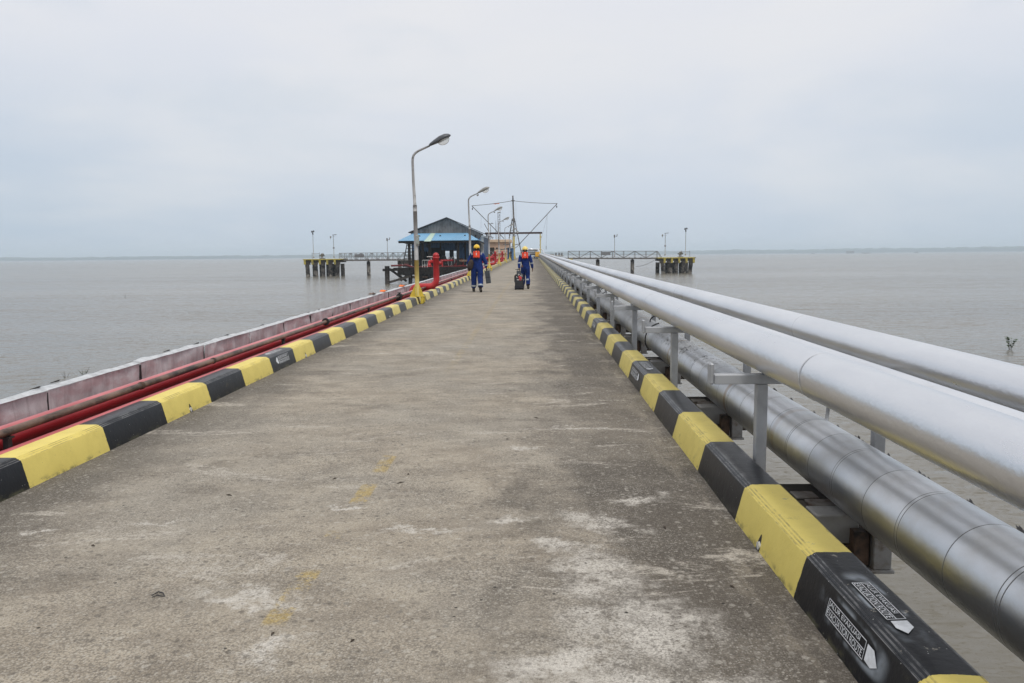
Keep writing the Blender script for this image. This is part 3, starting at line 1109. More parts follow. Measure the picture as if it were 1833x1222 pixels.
# sheet metal wall
XW = -4.55
sw = thing('sheet_metal_wall', 'low dented sheet metal wall with a crinkled pale foil top along the water side', 'wall', (0, 0, 0))
yj = 7.11 - 1.76 * 5
k = 0
while yj < 95:
    L = 1.76
    if yj > 40:
        L = 3.52
    near = yj < 30
    nx, nzv = (26, 7) if near else (8, 3)
    ttop = .262 + random.uniform(-.003, .004)
    tilt = random.uniform(-.006, .006)
    lean = random.uniform(-.010, .012)
    b = MB()
    cr_y = random.uniform(.1, .9) * L
    for i in range(nx + 1):
        yy = yj + .011 + (L - .022) * i / nx
        for j in range(nzv + 1):
            t = j / nzv
            d = noise.noise(Vector((yy * 2.2, t * 1.7, 3))) * .022 + noise.noise(Vector((yy * 6, t * 3, 7))) * .008
            cre = math.exp(-((yy - yj - .15 - t * .25) / .07) ** 2) * .022 * (k % 3 == 1) - math.exp(-((yy - yj - cr_y) / .1) ** 2) * .016
            z = -.07 + (ttop + .07 + tilt * (i / nx - .5) + noise.noise(Vector((yy * 2.5, 9, 1))) * .008 * t) * t
            b.v.append(Vector((XW + lean * t + d + cre, yy, z + dz(yy))))
    for i in range(nx):
        for j in range(nzv):
            a = i * (nzv + 1) + j
            b.face((a, a + nzv + 1, a + nzv + 2, a + 1), True)
    b.build('wall_panel', 'sheet', sw)
    b = MB()
    b.box((XW - .02, yj - .016, -.07 + dz(yj)), (XW + .006, yj + .016, ttop - .02 + dz(yj)))
    b.build('joint_strip', 'black', sw)
    # foil
    c = MB()
    m_ = 7 if near else 2
    nx2 = 40 if near else 6
    for i in range(nx2 + 1):
        yy = yj + L * i / nx2
        wd = .185 + noise.noise(Vector((yy * 1.9, 5, 5))) * .085
        tt = ttop + tilt * (i / nx2 - .5)
        for j in range(m_ + 1):
            t = j / m_
            zz = tt + .006 + noise.noise(Vector((yy * 5.5, t * 2.2, 2))) * .014 * min(1, t * 3 + .2) - t * t * .02 + .02 * math.sin(t * PI)
            c.v.append(Vector((XW + .012 + lean + noise.noise(Vector((yy * 3, 2, t))) * .008 - t * wd, yy, zz + dz(yy))))
    for i in range(nx2):
        for j in range(m_):
            a = i * (m_ + 1) + j
            c.face((a, a + m_ + 1, a + m_ + 2, a + 1), True)
    c.build('foil_top', 'foil', sw)
    yj += L
    k += 1


def debris(name, label, cat, mat, pts_fn, group=None):
    b = MB()
    pts_fn(b)
    return tag(b.build(name, mat), label, cat, group)


# black scraps lying on the foil, orange rags
for i, y in enumerate((7.0, 7.35, 9.7, 10.5, 11.6, 13.2, 15.9, 16.7, 20.8)):
    b = MB()
    x = XW - .09 + random.uniform(-.03, .03)
    z = .292 + dz(y)
    a = .13 + random.uniform(0, .12)
    b.tube([(x, y, z), (x + .02, y + a * .5, z + .007), (x - .02, y + a, z)], [.003, .009, .002], 5)
    tag(b.build('bitumen_scrap', 'black'), 'black sliver of torn tape lying on the pale foil top of the sheet metal wall', 'scrap', 'black scraps on the wall foil')
for y, l_, lb in ((24.3, .30, 'larger crumpled orange rag on the foil top of the wall before the hydrant'), (22.6, .2, 'flat brownish rag on the wall foil farther from the hydrant'),
                  (27.8, .30, 'orange rag on the wall foil just behind the lamp post and hydrant elbow')):
    b = MB()
    n1, n2 = 10, 5
    for i in range(n1 + 1):
        for j in range(n2 + 1):
            u, v = i / n1 - .5, j / n2 - .5
            rr = 1 + .3 * noise.noise(Vector((i, j, y)))
            b.v.append(Vector((XW - .08 + v * .16 * rr, y + u * l_ * rr * 1.8, .30 + dz(y) + .05 * (1 - 4 * u * u) * (.7 + .8 * noise.noise(Vector((i * .9, j * .9, y * 2)))))))
    for i in range(n1):
        for j in range(n2):
            a = i * (n2 + 1) + j
            b.face((a, a + n2 + 1, a + n2 + 2, a + 1), True)
    tag(b.build('rag', 'orange' if l_ > .25 else 'oldpipe'), lb, 'rag')

# ------------------------------------------------------------------ hydrants
hy = thing('fire_hydrant', 'tall red hydrant standpipe with an elbowed branch right behind the first lamp post', 'hydrant', (-3.36, 27.5, dz(27.5)), 'red hydrant standpipes')
r_ = .108
pts = [(0, 0, 1.36), (0, 0, .56)] + arc((-.25, 0, .55), .25, 0, -PI / 2, 8, (1, 0, 0), (0, 0, 1))[1:] + [(-.66, 0, .30)] + arc((-.66, 0, .08), .22, PI / 2, PI, 6, (1, 0, 0), (0, 0, 1))[1:] + [(-.88, 0, -.02)]
b = MB()
b.tube([tuple(p) for p in pts], r_, 24)
b.build('standpipe', 'red', hy)
b = MB()
b.ellip((0, 0, 1.36), (r_, r_, .12), 20, 8, zmin=0)
b.tube([(0, 0, 1.30), (0, 0, 1.36)], r_ + .012, 20)
b.build('cap', 'red', hy)
b = MB()
b.tube([(-.06, 0, 1.17), (-.20, 0, 1.17), (-.23, 0, 1.15), (-.235, 0, 1.02)], [.055, .06, .06, .062], 14)
b.tube([(-.235, 0, 1.04), (-.235, 0, .99)], .075, 14)
ot = b.build('outlet', 'red', hy)
b = MB()
b.tube([(-.235, 0, .99), (-.235, 0, .965)], .062, 14)
b.build('outlet_mouth', 'black', ot)
b = MB()
b.tube([(-.17, 0, 1.17), (-.17, 0, 1.33)], .016, 8)
b.tube([(-.32, 0, 1.335), (-.03, 0, 1.335)], .014, 8)
b.build('valve_handle', 'pale', hy)
b = MB()
b.tube([(.06, .02, 1.12), (.20, .06, 1.10)], .06, 14)
b.tube(arc((.21, .06, 1.10), .11, 0, 2 * PI, 18, (0, 1, 0), (0, 0, 1)), .014, 6)
b.build('side_valve', 'red', hy)
b = MB()
b.tube([(-.10, 0, .32), (-.10, 0, -.0)], .06, 12)
b.tube([(-.10, 0, -.02), (-.10, 0, .008)], .11, 14)
b.build('foot', 'red', hy)
dup(hy, (-3.44, 74, dz(74)), 'red hydrant standpipe in front of the peach building, standing beside the third lamp post')
dup(hy, (-3.46, 92, dz(92)), 'farthest red hydrant standpipe, just past the fourth lamp post')

# ------------------------------------------------------------------ lamp posts


def lamp(yb, label, shell, extra=False, sign=False):
    t = thing('street_lamp', label, 'street lamp', (-3.37 if yb < 30 else -3.27, yb, dz(yb)), 'lamp posts along the kerb')
    b = MB()
    lean = -.02
    b.tube([(0, 0, 1.27), (-.01, 0, 2.7)], .060, 16)
    b.tube([(-.01, 0, 2.68), (-.012, 0, 2.86)], [.062, .058], 14)
    b.build('lower_pole', 'pole', t)
    b = MB()
    b.tube([(0, 0, .20), (0, 0, 1.272)], .0635, 16)
    b.build('painted_pole', 'yelpole', t)
    b = MB()
    top = [(-.012, 0, 2.85), (-.04, 0, 3.55), (-.05, 0, 4.08)]
    top += [(-.045, 0, 4.18), (-.02, 0, 4.27), (.04, 0, 4.34), (.13, 0, 4.40), (.46, 0, 4.54)]
    b.tube(top, [.046, .040, .037, .036, .035, .034, .032, .026], 12)
    b.build('upper_pole', 'pole', t)
    # lamp head
    rot = Matrix.Rotation(R(-25), 3, 'Y')
    b = MB()
    n = 14
    prof_ = [(0, .032, .035), (.05, .07, .06), (.2, .11, .095), (.38, .15, .125), (.54, .14, .115), (.64, .09, .075), (.69, .015, .02)]
    rings = []
    for s_, wy, wz in prof_:
        ring = []
        for i in range(n):
            a = 2 * PI * i / n
            z = math.sin(a)
            z = z * wz if z > 0 else z * wz * .35
            p = rot @ Vector((s_, math.cos(a) * wy, z))
            ring.append(len(b.v))
            b.v.append(Vector((.44, 0, 4.535)) + p)
        rings.append(ring)
    for i in range(len(rings) - 1):
        for k in range(n):
            b.face((rings[i][k], rings[i][(k + 1) % n], rings[i + 1][(k + 1) % n], rings[i + 1][k]), True)
    b.face(tuple(rings[0])); b.face(tuple(rings[-1][::-1]))
    hd = b.build('lamp_head', shell, t)
    b = MB()
    b.ellip(Vector((.44, 0, 4.535)) + rot @ Vector((.44, 0, -.02)), (.185, .125, .15), 16, 6, rot, -1, 0)
    b.build('lamp_glass', 'glass', hd)
    if extra:
        b = MB()
        b.box((.38, -.03, 4.40), (.50, .03, 4.47), Matrix.Rotation(R(-30), 3, 'Y'), .005)
        b.build('photocell', 'lamp_pale', t)
    # base: gusset plates over a clamp that grips the kerb
    b = MB()
    b.prism([(-.06, .56), (-.06, .225), (-.21, .225), (-.205, .25)], -.008, .008)
    b.prism([(.06, .56), (.19, .25), (.20, .225), (.06, .225)], -.008, .008)
    b.prism([(-.068, .55), (-.068, .225), (-.19, .225)], -.008, .008, 'X')
    b.prism([(.068, .55), (.19, .225), (.068, .225)], -.008, .008, 'X')
    b.build('gusset', 'yellow', t)
    b = MB()
    b.box((-.20, -.19, .209), (.225, .19, .225), bev=.003)
    b.box((.118, -.17, .0), (.131, .17, .208))
    b.prism([(.132, .0), (.132, .206), (.222, .206), (.198, .02)], -.012, .012)
    b.prism([(.132, .0), (.132, .206), (.222, .206), (.198, .02)], .155, .178)
    b.prism([(.132, .0), (.132, .206), (.222, .206), (.198, .02)], -.178, -.155)
    b.box((.200, -.05, .05), (.212, .178, .206))
    b.build('kerb_clamp', 'yellow', t)
    if sign:
        b = MB()
        b.box((.012, -.092, 1.74), (.105, -.074, 2.0), bev=.004)
        b.build('number_plate', 'plastic', t)
        b = MB()
        b.box((.0, -.07, 1.68), (.085, .03, 1.97), bev=.01)
        b.build('switch_box', 'lamp_pale', t)
    return t


LL = [(22.9, 'tallest street lamp with a dark grey head, yellow foot beside the red hydrant elbow', 'lamp_dark', False, True),
      (41.7, 'second street lamp with a pale head and small photocell, rising beside the walking man', 'lamp_pale', True, False),
      (60.3, 'third street lamp in the row, beside the right edge of the blue warehouse', 'lamp_pale', True, False)]
for a in LL:
    lm = lamp(*a)
for y, lb in ((79, 'fourth street lamp in the row, in front of the lattice tower'), (98, 'fifth street lamp in the row, in front of the peach building'),
              (117, 'sixth small street lamp, just beside the mast'), (136, 'seventh and last small street lamp, its head under the brown gantry beam')):
    dup(lm, (-3.29, y, dz(y)), lb)

# ------------------------------------------------------------------ text-free bits on the deck
b = MB()
z = dz(3.31) + .004
b.tube([(-1.71, 3.31, z), (-1.69, 3.335, z + .006), (-1.665, 3.325, z + .005), (-1.645, 3.30, z)], [.0015, .0035, .003, .0015], 6)
b.tube([(-1.70, 3.29, z), (-1.68, 3.305, z + .004), (-1.65, 3.30, z)], [.0015, .003, .0015], 6)
tag(b.build('twig', 'black'), 'black curled twig lying on the grey concrete near the centre line', 'twig')
for i, (x, y, l_) in enumerate(((-1.9, 4.75, .05), (-1.05, 2.95, .03), (-.72, 2.9, .025), (-2.3, 3.9, .03), (-.9, 5.0, .06), (-.86, 5.2, .03), (.72, 4.15, .05), (.05, 7.0, .06), (-.2, 6.2, .03), (.9, 3.4, .03), (-1.35, 5.1, .04))):
    b = MB()
    a = random.uniform(0, 3)
    z = dz(y) + .003
    b.tube([(x, y, z), (x + l_ * .5 * math.cos(a), y + l_ * .5 * math.sin(a), z + .004), (x + l_ * math.cos(a), y + l_ * math.sin(a), z)], [.002, .006, .002], 6, flat=.5)
    tag(b.build('debris_chip', 'twig'), 'tiny dark chip of debris lying on the concrete deck', 'debris', 'dark chips scattered on the deck')


# ------------------------------------------------------------------ people
def skin_obj(name, pts, edges, mat, parent, sub=2, root=0):
    me = bpy.data.meshes.new(name)
    me.from_pydata([p[0] for p in pts], edges, [])
    o = bpy.data.objects.new(name, me)
    COL.objects.link(o)
    me.materials.append(MT[mat])
    if parent:
        o.parent = parent
    m = o.modifiers.new('skin', 'SKIN')
    m.use_smooth_shade = True
    me.update()
    if not me.skin_vertices:
        bpy.context.view_layer.objects.active = o
        me.attributes  # layer is made by the modifier
    sv = me.skin_vertices[0].data
    for i, p in enumerate(pts):
        r = p[1]
        sv[i].radius = r if isinstance(r, tuple) else (r, r)
        sv[i].use_root = (i == root)
    s_ = o.modifiers.new('subdivision', 'SUBSURF')
    s_.levels = s_.render_levels = sub
    return o


def person(label, loc, J, helmet, rz=0.0, stout=1.0, sacks=False):
    """J: joint positions in metres, facing +Y (away from the camera)"""
    t = thing('person', label, 'person', loc, 'workers walking down the jetty', rz)
    st = stout
    pts, ed = [], []

    def add(p, r, link=None):
        pts.append((tuple(p), r))
        if link is not None:
            ed.append((link, len(pts) - 1))
        return len(pts) - 1
    pel = add(J['pelvis'], (.15 * st, .11 * st))
    wa = add(J['waist'], (.135 * st, .10 * st), pel)
    ch = add(J['chest'], (.165 * st, .115 * st), wa)
    nb = add(J['neckbase'], .075, ch)
    nk = add(J['neck'], .058, nb)
    hl = add(J['headlow'], (.074, .080), nk)
    hm_ = add(J['headmid'], (.082, .096), hl)
    ht = add(J['headtop'], (.062, .075), hm_)
    hands = []
    for sd in ('l', 'r'):
        sh = add(J['sh' + sd], .062 * st, ch)
        el = add(J['el' + sd], .045 * st, sh)
        wr = add(J['wr' + sd], .028, el)
        pm = add(J['pa' + sd], (.040, .018), wr)
        hands.append((sd, pm))
        hp = add(J['hp' + sd], .10 * st, pel)
        kn = add(J['kn' + sd], .065 * st, hp)
        an = add(J['an' + sd], .042, kn)
        add(J['to' + sd], .035, an)
    # fingers: four unequal, bent, and a thumb leaving the side of the palm
    for sd, pm in hands:
        P0 = Vector(J['pa' + sd])
        d = (P0 - Vector(J['wr' + sd])).normalized()
        fwd = Vector((0, 1, 0))
        side = d.cross(fwd).normalized()
        inn = Vector((1, 0, 0)) if sd == 'l' else Vector((-1, 0, 0))
        for k, (o_, ln) in enumerate(((.030, .070), (.010, .080), (-.010, .074), (-.029, .058))):
            a = P0 + fwd * o_ + d * .032
            b1 = a + d * ln * .5 + inn * .008
            b2 = b1 + d * ln * .30 + inn * .026
            ia = add(a, .0095, pm)
            ib = add(b1, .0088, ia)
            add(b2, .0075, ib)
        a = P0 + fwd * .040 - d * .012 + inn * .006
        ia = add(a, .011, pm)
        ib = add(a + fwd * .018 + d * .032 + inn * .012, .0095, ia)
        add(a + fwd * .016 + d * .058 + inn * .022, .008, ib)
    body = skin_obj('body', pts, ed, 'skin', t)
    # face (turned away from the camera): nose, ears, eyes, mouth on the head mesh
    hc = Vector(J['headmid'])
    b = MB()
    b.ellip(hc + Vector((0, .104, -.02)), (.016, .022, .028), 8, 6)
    b.ellip(hc + Vector((-.088, .0, -.01)), (.012, .022, .034), 8, 6)
    b.ellip(hc + Vector((.088, .0, -.01)), (.012, .022, .034), 8, 6)
    b.ellip(hc + Vector((0, .094, -.062)), (.026, .012, .010), 8, 6)
    b.build('face_features', 'skin', t)
    b = MB()
    for sx in (-1, 1):
        b.ellip(hc + Vector((sx * .034, .090, .006)), (.014, .008, .009), 8, 6)
    b.build('eyes', 'black', t)
    b = MB()
    b.ellip(hc + Vector((0, -.014, .012)), (.092, .102, .100), 16, 10, None, -.55, 1)
    b.build('hair', 'hair', t)
    # coverall
    pts, ed = [], []
    pel = add(J['pelvis'], (.190 * st, .145 * st))
    wa = add(J['waist'], (.180 * st, .135 * st), pel)
    ch = add(J['chest'], (.205 * st, .140 * st), wa)
    up = add(Vector(J['chest']) + Vector((0, 0, .13)), (.15 * st, .095 * st), ch)
    add(Vector(J['neckbase']) + Vector((0, 0, .03)), .082, up)
    for sd in ('l', 'r'):
        sh = add(J['sh' + sd], .088 * st, up)
        S0, E0, W0 = Vector(J['sh' + sd]), Vector(J['el' + sd]), Vector(J['wr' + sd])
        m1 = add(S0.lerp(E0, .5), .080 * st, sh)
        el = add(E0, .070 * st, m1)
        m2 = add(E0.lerp(W0, .5), .062 * st, el)
        add(E0.lerp(W0, .95), .048 * st, m2)
        H0, K0, A0 = Vector(J['hp' + sd]), Vector(J['kn' + sd]), Vector(J['an' + sd])
        hp = add(H0, (.130 * st, .135 * st), pel)
        m3 = add(H0.lerp(K0, .5), .114 * st, hp)
        kn = add(K0, .096 * st, m3)
        m4 = add(K0.lerp(A0, .5), .092 * st, kn)
        add(K0.lerp(A0, .92), .088 * st, m4)
    cv = skin_obj('coverall', pts, ed, 'coverall', t)
    tx = bpy.data.textures.get('cloth_folds') or bpy.data.textures.new('cloth_folds', 'CLOUDS')
    tx.noise_scale = .16
    dm = cv.modifiers.new('folds', 'DISPLACE')
    dm.texture = tx
    dm.strength = .045
    dm.mid_level = .5
    # reflective bands
    def band(a, c, f, r, w_=.05, mat='reflect'):
        a, c = Vector(a), Vector(c)
        p = a.lerp(c, f)
        d = (c - a).normalized()
        bb = MB()
        bb.tube([p - d * w_ / 2, p + d * w_ / 2], r, 18, cap=False)
        bb.build('reflective_band', mat, cv)
    for sd in ('l', 'r'):
        band(J['el' + sd], J['wr' + sd], .50 if st > 1.05 else .02, (.069 if st > 1.05 else .078) * st)
        band(J['kn' + sd], J['an' + sd], .62 if st > 1.05 else .30, .094 * st, .06)
        b = MB()
        S0 = Vector(J['sh' + sd])
        sx = -1 if sd == 'l' else 1
        b.box(S0 + Vector((-.03 - .03 * sx, -.098 * st, -.03)), S0 + Vector((.03 - .03 * sx, -.05, .088)), Matrix.Rotation(R(14 * sx), 3, 'Y'), .01)
        b.build('shoulder_patch', 'reflect', cv)
    for sd in ('l', 'r'):
        A0, T0 = Vector(J['an' + sd]), Vector(J['to' + sd])
        b = MB()
        dd = (T0 - A0); dd.normalize()
        b.tube([A0 + Vector((0, -.01, .12)), A0 + Vector((0, -.01, .02)), A0 + Vector((0, -.02, -.03))], [.052, .054, .050], 14)
        c_ = A0.lerp(T0, .42)
        b.ellip(c_ + Vector((0, 0, -.012)), (.053, .142, .05), 16, 8, Matrix.Rotation(math.atan2(dd.z, dd.y), 3, 'X'))
        b.build('boot', 'boot', t)
    # helmet
    hr = Vector(J['headtop']) + Vector((0, 0, -.02))
    b = MB()
    b.ellip(hr, (.116, .138, .125), 22, 10, None, -.1, 1)
    b.build('helmet', helmet, t)
    b = MB()
    b.ellip(hr + Vector((0, .03, -.014)), (.126, .165, .014), 24, 6)
    b.tube(arc(hr + Vector((0, 0, 0)), .131, R(-20), R(200), 14, (0, 1, 0), (0, 0, 1)), .009, 6)
    b.build('helmet_brim', helmet, t)
    b = MB()
    b.ellip(hr + Vector((0, -.012, -.045)), (.098, .112, .05), 18, 8)
    b.build('helmet_band', 'strap', t)
    # inflatable vest pouch on the upper back
    C = Vector(J['chest']) + Vector((0, -.150 * st, .13))
    b = MB()
    b.box(C + Vector((-.122, -.055, -.135)), C + Vector((.122, .03, .13)), bev=.035)
    vp = b.build('life_vest', 'vest', t)
    b = MB()
    b.box(C + Vector((-.014, -.060, -.03)), C + Vector((.014, -.0555, .065)))
    b.build('vest_label', 'vestw', vp)
    b = MB()
    for sx in (-.055, .055):
        b.box(C + Vector((sx - .014, -.0575, .075)), C + Vector((sx + .014, .02, .133)), bev=.003)
        b.box(C + Vector((sx - .014, -.0575, -.138)), C + Vector((sx + .014, .02, -.085)), bev=.003)
    b.ellip(C + Vector((0, .005, -.115)), (.115, .05, .05), 14, 8)
    b.build('harness', 'strap', t)
    return t


# shared joints (metres), facing +Y, back to the camera
J1 = dict(pelvis=(0, 0, .93), waist=(0, .01, 1.08), chest=(0, .01, 1.26), neckbase=(0, .01, 1.42), neck=(0, .02, 1.48), headlow=(0, .03, 1.54), headmid=(0, .03, 1.60), headtop=(0, .03, 1.66),
          shl=(-.20, 0, 1.37), ell=(-.305, -.02, 1.12), wrl=(-.325, .06, .905), pal=(-.325, .075, .855),
          shr=(.20, 0, 1.37), elr=(.32, -.03, 1.13), wrr=(.35, .03, .885), par=(.355, .035, .835),
          hpl=(-.105, 0, .86), knl=(-.125, .10, .50), anl=(-.145, .16, .085), tol=(-.15, .34, .045),
          hpr=(.105, 0, .86), knr=(.125, -.02, .49), anr=(.135, -.20, .10), tor=(.16, -.04, .035))
p1 = person('stout worker in blue coverall and yellow helmet carrying a flat grey case', (-2.04, 29.1, dz(29.1) + .0), J1, 'helmet', 0, 1.12)
J2 = dict(pelvis=(0, 0, .88), waist=(0, .01, 1.03), chest=(0, .02, 1.20), neckbase=(0, .02, 1.36), neck=(0, .03, 1.42), headlow=(0, .04, 1.47), headmid=(0, .05, 1.525), headtop=(0, .06, 1.585),
          shl=(-.18, 0, 1.30), ell=(-.235, -.04, 1.03), wrl=(-.225, -.09, .80), pal=(-.222, -.10, .75),
          shr=(.18, 0, 1.30), elr=(.255, -.02, 1.04), wrr=(.29, .05, .81), par=(.295, .065, .76),
          hpl=(-.085, .02, .82), knl=(-.09, .17, .48), anl=(-.09, .22, .10), tol=(-.095, .40, .06),
          hpr=(.09, 0, .82), knr=(.105, .04, .47), anr=(.115, -.08, .085), tor=(.12, .09, .04))
p2 = person('slim worker in blue coverall and pale yellow helmet pulling a wheeled trolley case', (-.27, 31.2, dz(31.2)), J2, 'helmetp', 0, .93)

# flat case held by the first man
cs = thing('flat_case', 'flat dark grey carrying case hanging from the hand of the stout worker', 'case', (-2.04 + .40, 29.15, dz(29.1) + .36))
rt = Matrix.Rotation(R(-7), 3, 'Y')
b = MB()
b.box((-.085, -.16, -.04), (.085, .20, .43), rt, .012)
b.build('case_shell', 'case', cs)
b = MB()
b.box((-.089, -.163, .17), (.089, .203, .19), rt)
b.build('case_trim', 'strap', cs)
b = MB()
b.tube([(-.035, -.05, .42), (-.045, -.05, .475), (-.045, .09, .475), (-.035, .09, .42)], .010, 6)
b.build('case_handle', 'strap', cs)

bg = thing('shoulder_bag', 'dark brown soft bag hanging at the left hip of the stout worker', 'bag', (-2.04 - .23, 29.0, dz(29.1) + .86))
b = MB()
b.ellip((0, -.06, .14), (.11, .12, .22), 16, 10, Matrix.Rotation(R(14), 3, 'Y'))
b.build('bag_body', 'bag', bg)
b = MB()
b.tube([(-.02, -.06, .30), (.02, -.11, .42), (.10, -.10, .52)], .014, 6)
b.build('bag_strap', 'strap', bg)

tr = thing('trolley_case', 'black wheeled trolley case with white and red stickers pulled behind the slim worker', 'trolley case', (-.50, 30.55, dz(30.55)))
rt = Matrix.Rotation(R(-9), 3, 'X')
b = MB()
b.box((-.165, -.10, .09), (.165, .10, .60), rt, .03)
b.build('case_shell', 'caseblack', tr)
b = MB()
b.box((-.18, -.15, .03), (.18, .10, .15), rt, .015)
b.box((-.19, -.06, .30), (-.166, .04, .55), rt, .006)
b.build('case_base', 'strap', tr)
for sx in (-1, 1):
    b = MB()
    b.tube([(sx * .13, -.04, .045), (sx * .17, -.04, .045)], .045, 16)
    b.build('wheel', 'strap', tr)
b = MB()
b.box((-.10, .06, .60), (.07, .10, .74), rt, .012)
b.build('case_top', 'case', tr)
b = MB()
b.tube([(-.075, .09, .72), (-.06, .17, .80), (.01, .17, .80), (.035, .09, .72)], .011, 6)
b.box((-.155, .15, .775), (.03, .19, .795), bev=.004)
b.build('pull_handle', 'strap', tr)
b = MB()
random.seed(3)
for i in range(26):
    x = random.uniform(-.10, .13); z = random.uniform(.36, .60)
    if (x / .13) ** 2 + ((z - .47) / .13) ** 2 < .35:
        continue
    s_ = random.uniform(.008, .022)
    pts_ = [rt @ (Vector((x + s_ * math.cos(a) * random.uniform(.6, 1.2), -.103, z + s_ * math.sin(a) * random.uniform(.6, 1.2))) - Vector((0, 0, .345))) + Vector((0, 0, .345)) for a in [k * PI / 3 for k in range(6)]]
    b.poly(pts_)
b.build('white_sticker', 'sticker_w', tr)
b = MB()
for x, z, sx, sz in ((.02, .50, .045, .03), (.07, .45, .04, .035), (.02, .41, .03, .02), (.05, .37, .05, .012), (.0, .46, .02, .02)):
    b.poly([rt @ (Vector((x + sx * math.cos(a), -.105, z + sz * math.sin(a))) - Vector((0, 0, .345))) + Vector((0, 0, .345)) for a in [k * PI / 4 for k in range(8)]])
b.build('red_sticker', 'sticker_r', tr)

# ------------------------------------------------------------------ mooring dolphins, catwalks


def YD(px, py):
    return at(px, py, 140)


def dolphin(px0, px1, label, mirror=1):
    """mooring platform on raked concrete piles, 140 m out"""
    pt = .5 * (px0 + px1)
    c = at(pt, 463.2 if mirror > 0 else 460.3, 140)
    top = c.z
    t = thing('mooring_dolphin', label, 'mooring platform', (c.x, 140, WZ), 'mooring platforms on piles')
    hw = (px1 - px0) / 20.0
    H = top - WZ
    b = MB()
    b.box((-hw, -2.6, H - .18), (hw, 2.6, H), bev=.02)
    b.build('deck_slab', 'yellowdull', t)
    b = MB()
    b.box((-hw + .25, -2.35, H - .62), (hw - .25, 2.35, H - .181))
    b.build('slab_underside', 'concrete', t)
    n = 5
    for i in range(n):
        x = -hw + .75 + (2 * hw - 1.5) * i / (n - 1)
        b = MB()
        b.box((x - .42, -2.68, H - 1.0), (x + .42, -1.9, H - .62))
        b.build('pile_head', 'concrete', t)
        b = MB()
        b.box((x - .36 * mirror - .18, -2.715, H - .95), (x - .36 * mirror + .18, -2.682, H - .181))
        b.build('fender_panel', 'yellowdull', t)
    for i in range(n):
        x = -hw + .75 + (2 * hw - 1.5) * i / (n - 1)
        for yy, rk in ((-2.25, .10 * random.uniform(-1, 1)), (1.4, .25 * random.uniform(-1, 1))):
            b = MB()
            b.tube([(x + rk, yy, H - .9), (x + rk * 1.6 - .16 * (i - 2) * (yy < -2) + .12 * mirror * (i > 2), yy - .2, -2.2)], .36 + .04 * (i % 2), 16)
            b.build('pile', 'pile', t)
    # quick-release hook
    b = MB()
    hx = -.6 * mirror + (.4 if mirror < 0 else 0)
    b.box((hx - .35, -.6, H), (hx + .45, .4, H + .15))
    b.tube([(hx, -.2, H + .1), (hx, -.2, H + .85)], .24, 12)
    b.tube([(hx - .45, -.2, H + .62), (hx + .45, -.2, H + .62)], .14, 10)
    b.ellip((hx + .1, -.2, H + .85), (.3, .3, .18), 12, 6)
    b.build('mooring_hook', 'grey', t)
    b = MB()
    for xx in (hx - 1.4 * mirror, hx - .1):
        b.tube([(xx, -1.5, H), (xx, -1.5, H + 1.15)], .035, 6)
    b.tube([(hx - 1.4 * mirror, -1.5, H + .95), (hx - .1, -1.5, H + .95)], .035, 6)
    b.build('handrail', 'grey', t)
    return t, H, hw


dl, HL, hwL = dolphin(549, 617, 'mooring platform on dark concrete piles at the far end of the footbridge beyond the warehouse', 1)
dr, HR, hwR = dolphin(1174.5, 1240, 'mooring platform on concrete piles at the end of the footbridge beyond the silver pipes', -1)


def light_mast(px, ptop, pbase, label, kind, Y=140):
    base = at(px, pbase, Y)
    h = at(px, ptop, Y).z - base.z
    t = thing('light_mast', label, 'light mast', base, 'thin light masts on the mooring structures')
    b = MB()
    b.tube([(0, 0, 0), (0, 0, h * .55), (0, 0, h)], [.065, .05, .035], 8)
    b.tube([(0, 0, 0), (0, 0, .25)], .13, 8)
    b.build('pole', 'pole', t)
    b = MB()
    if kind == 0:      # twin floodlights
        b.box((-.26, -.1, h - .1), (-.03, .1, h + .22), Matrix.Rotation(R(20), 3, 'Y'), .02)
        b.box((.05, -.1, h - .02), (.28, .1, h + .26), Matrix.Rotation(R(-25), 3, 'Y'), .02)
        b.tube([(0, 0, h - .5), (0, 0, h - .1)], .11, 8)
        b.build('floodlight', 'lamp_dark', t)
    elif kind == 1:    # solar panel and lantern on a side arm
        b.box((-.1, -.3, h + .05), (.55, .3, h + .13), Matrix.Rotation(R(-6), 3, 'Y'), .01)
        b.build('solar_panel', 'lamp_dark', t)
        b = MB()
        b.tube([(-.45, 0, h - .25), (.25, 0, h - .25)], .02, 6)
        b.ellip((-.5, 0, h - .3), (.13, .13, .22), 10, 6)
        b.tube([(-.5, 0, h - .75), (-.5, 0, h - .1)], .02, 6)
        b.build('lantern', 'lamp_pale', t)
        b = MB()
        b.box((-.14, -.12, h * .42), (.14, .12, h * .42 + .22), bev=.02)
        b.build('control_box', 'grey', t)
    else:
        b.box((-.14, -.1, h - .5), (.10, .1, h + .0), bev=.02)
        b.tube([(.0, 0, h - .3), (.42, 0, h - .25)], .025, 6)
        b.box((.36, -.08, h - .35), (.48, .08, h + .1), Matrix.Rotation(R(12), 3, 'Y'), .01)
        b.build('floodlight', 'grey', t)
    return t


light_mast(561.5, 415, 462, 'thin mast with twin lights on the outer edge of the platform beyond the warehouse', 0)
light_mast(598, 421, 461.5, 'thin mast with a flat panel and hanging lantern beside the footbridge end, warehouse side', 1)
light_mast(694, 426, 463, 'thin mast standing midway along the footbridge near the blue roof', 2)
light_mast(1190.5, 418, 457.5, 'mast with a lantern at the footbridge end of the platform beyond the silver pipes', 1)
light_mast(1227, 410, 457, 'tallest thin mast, on the outer edge of the platform beyond the silver pipes', 0)
light_mast(1100, 420, 460, 'bare grey post standing midway along the footbridge beyond the silver pipes', 3 if False else 2)


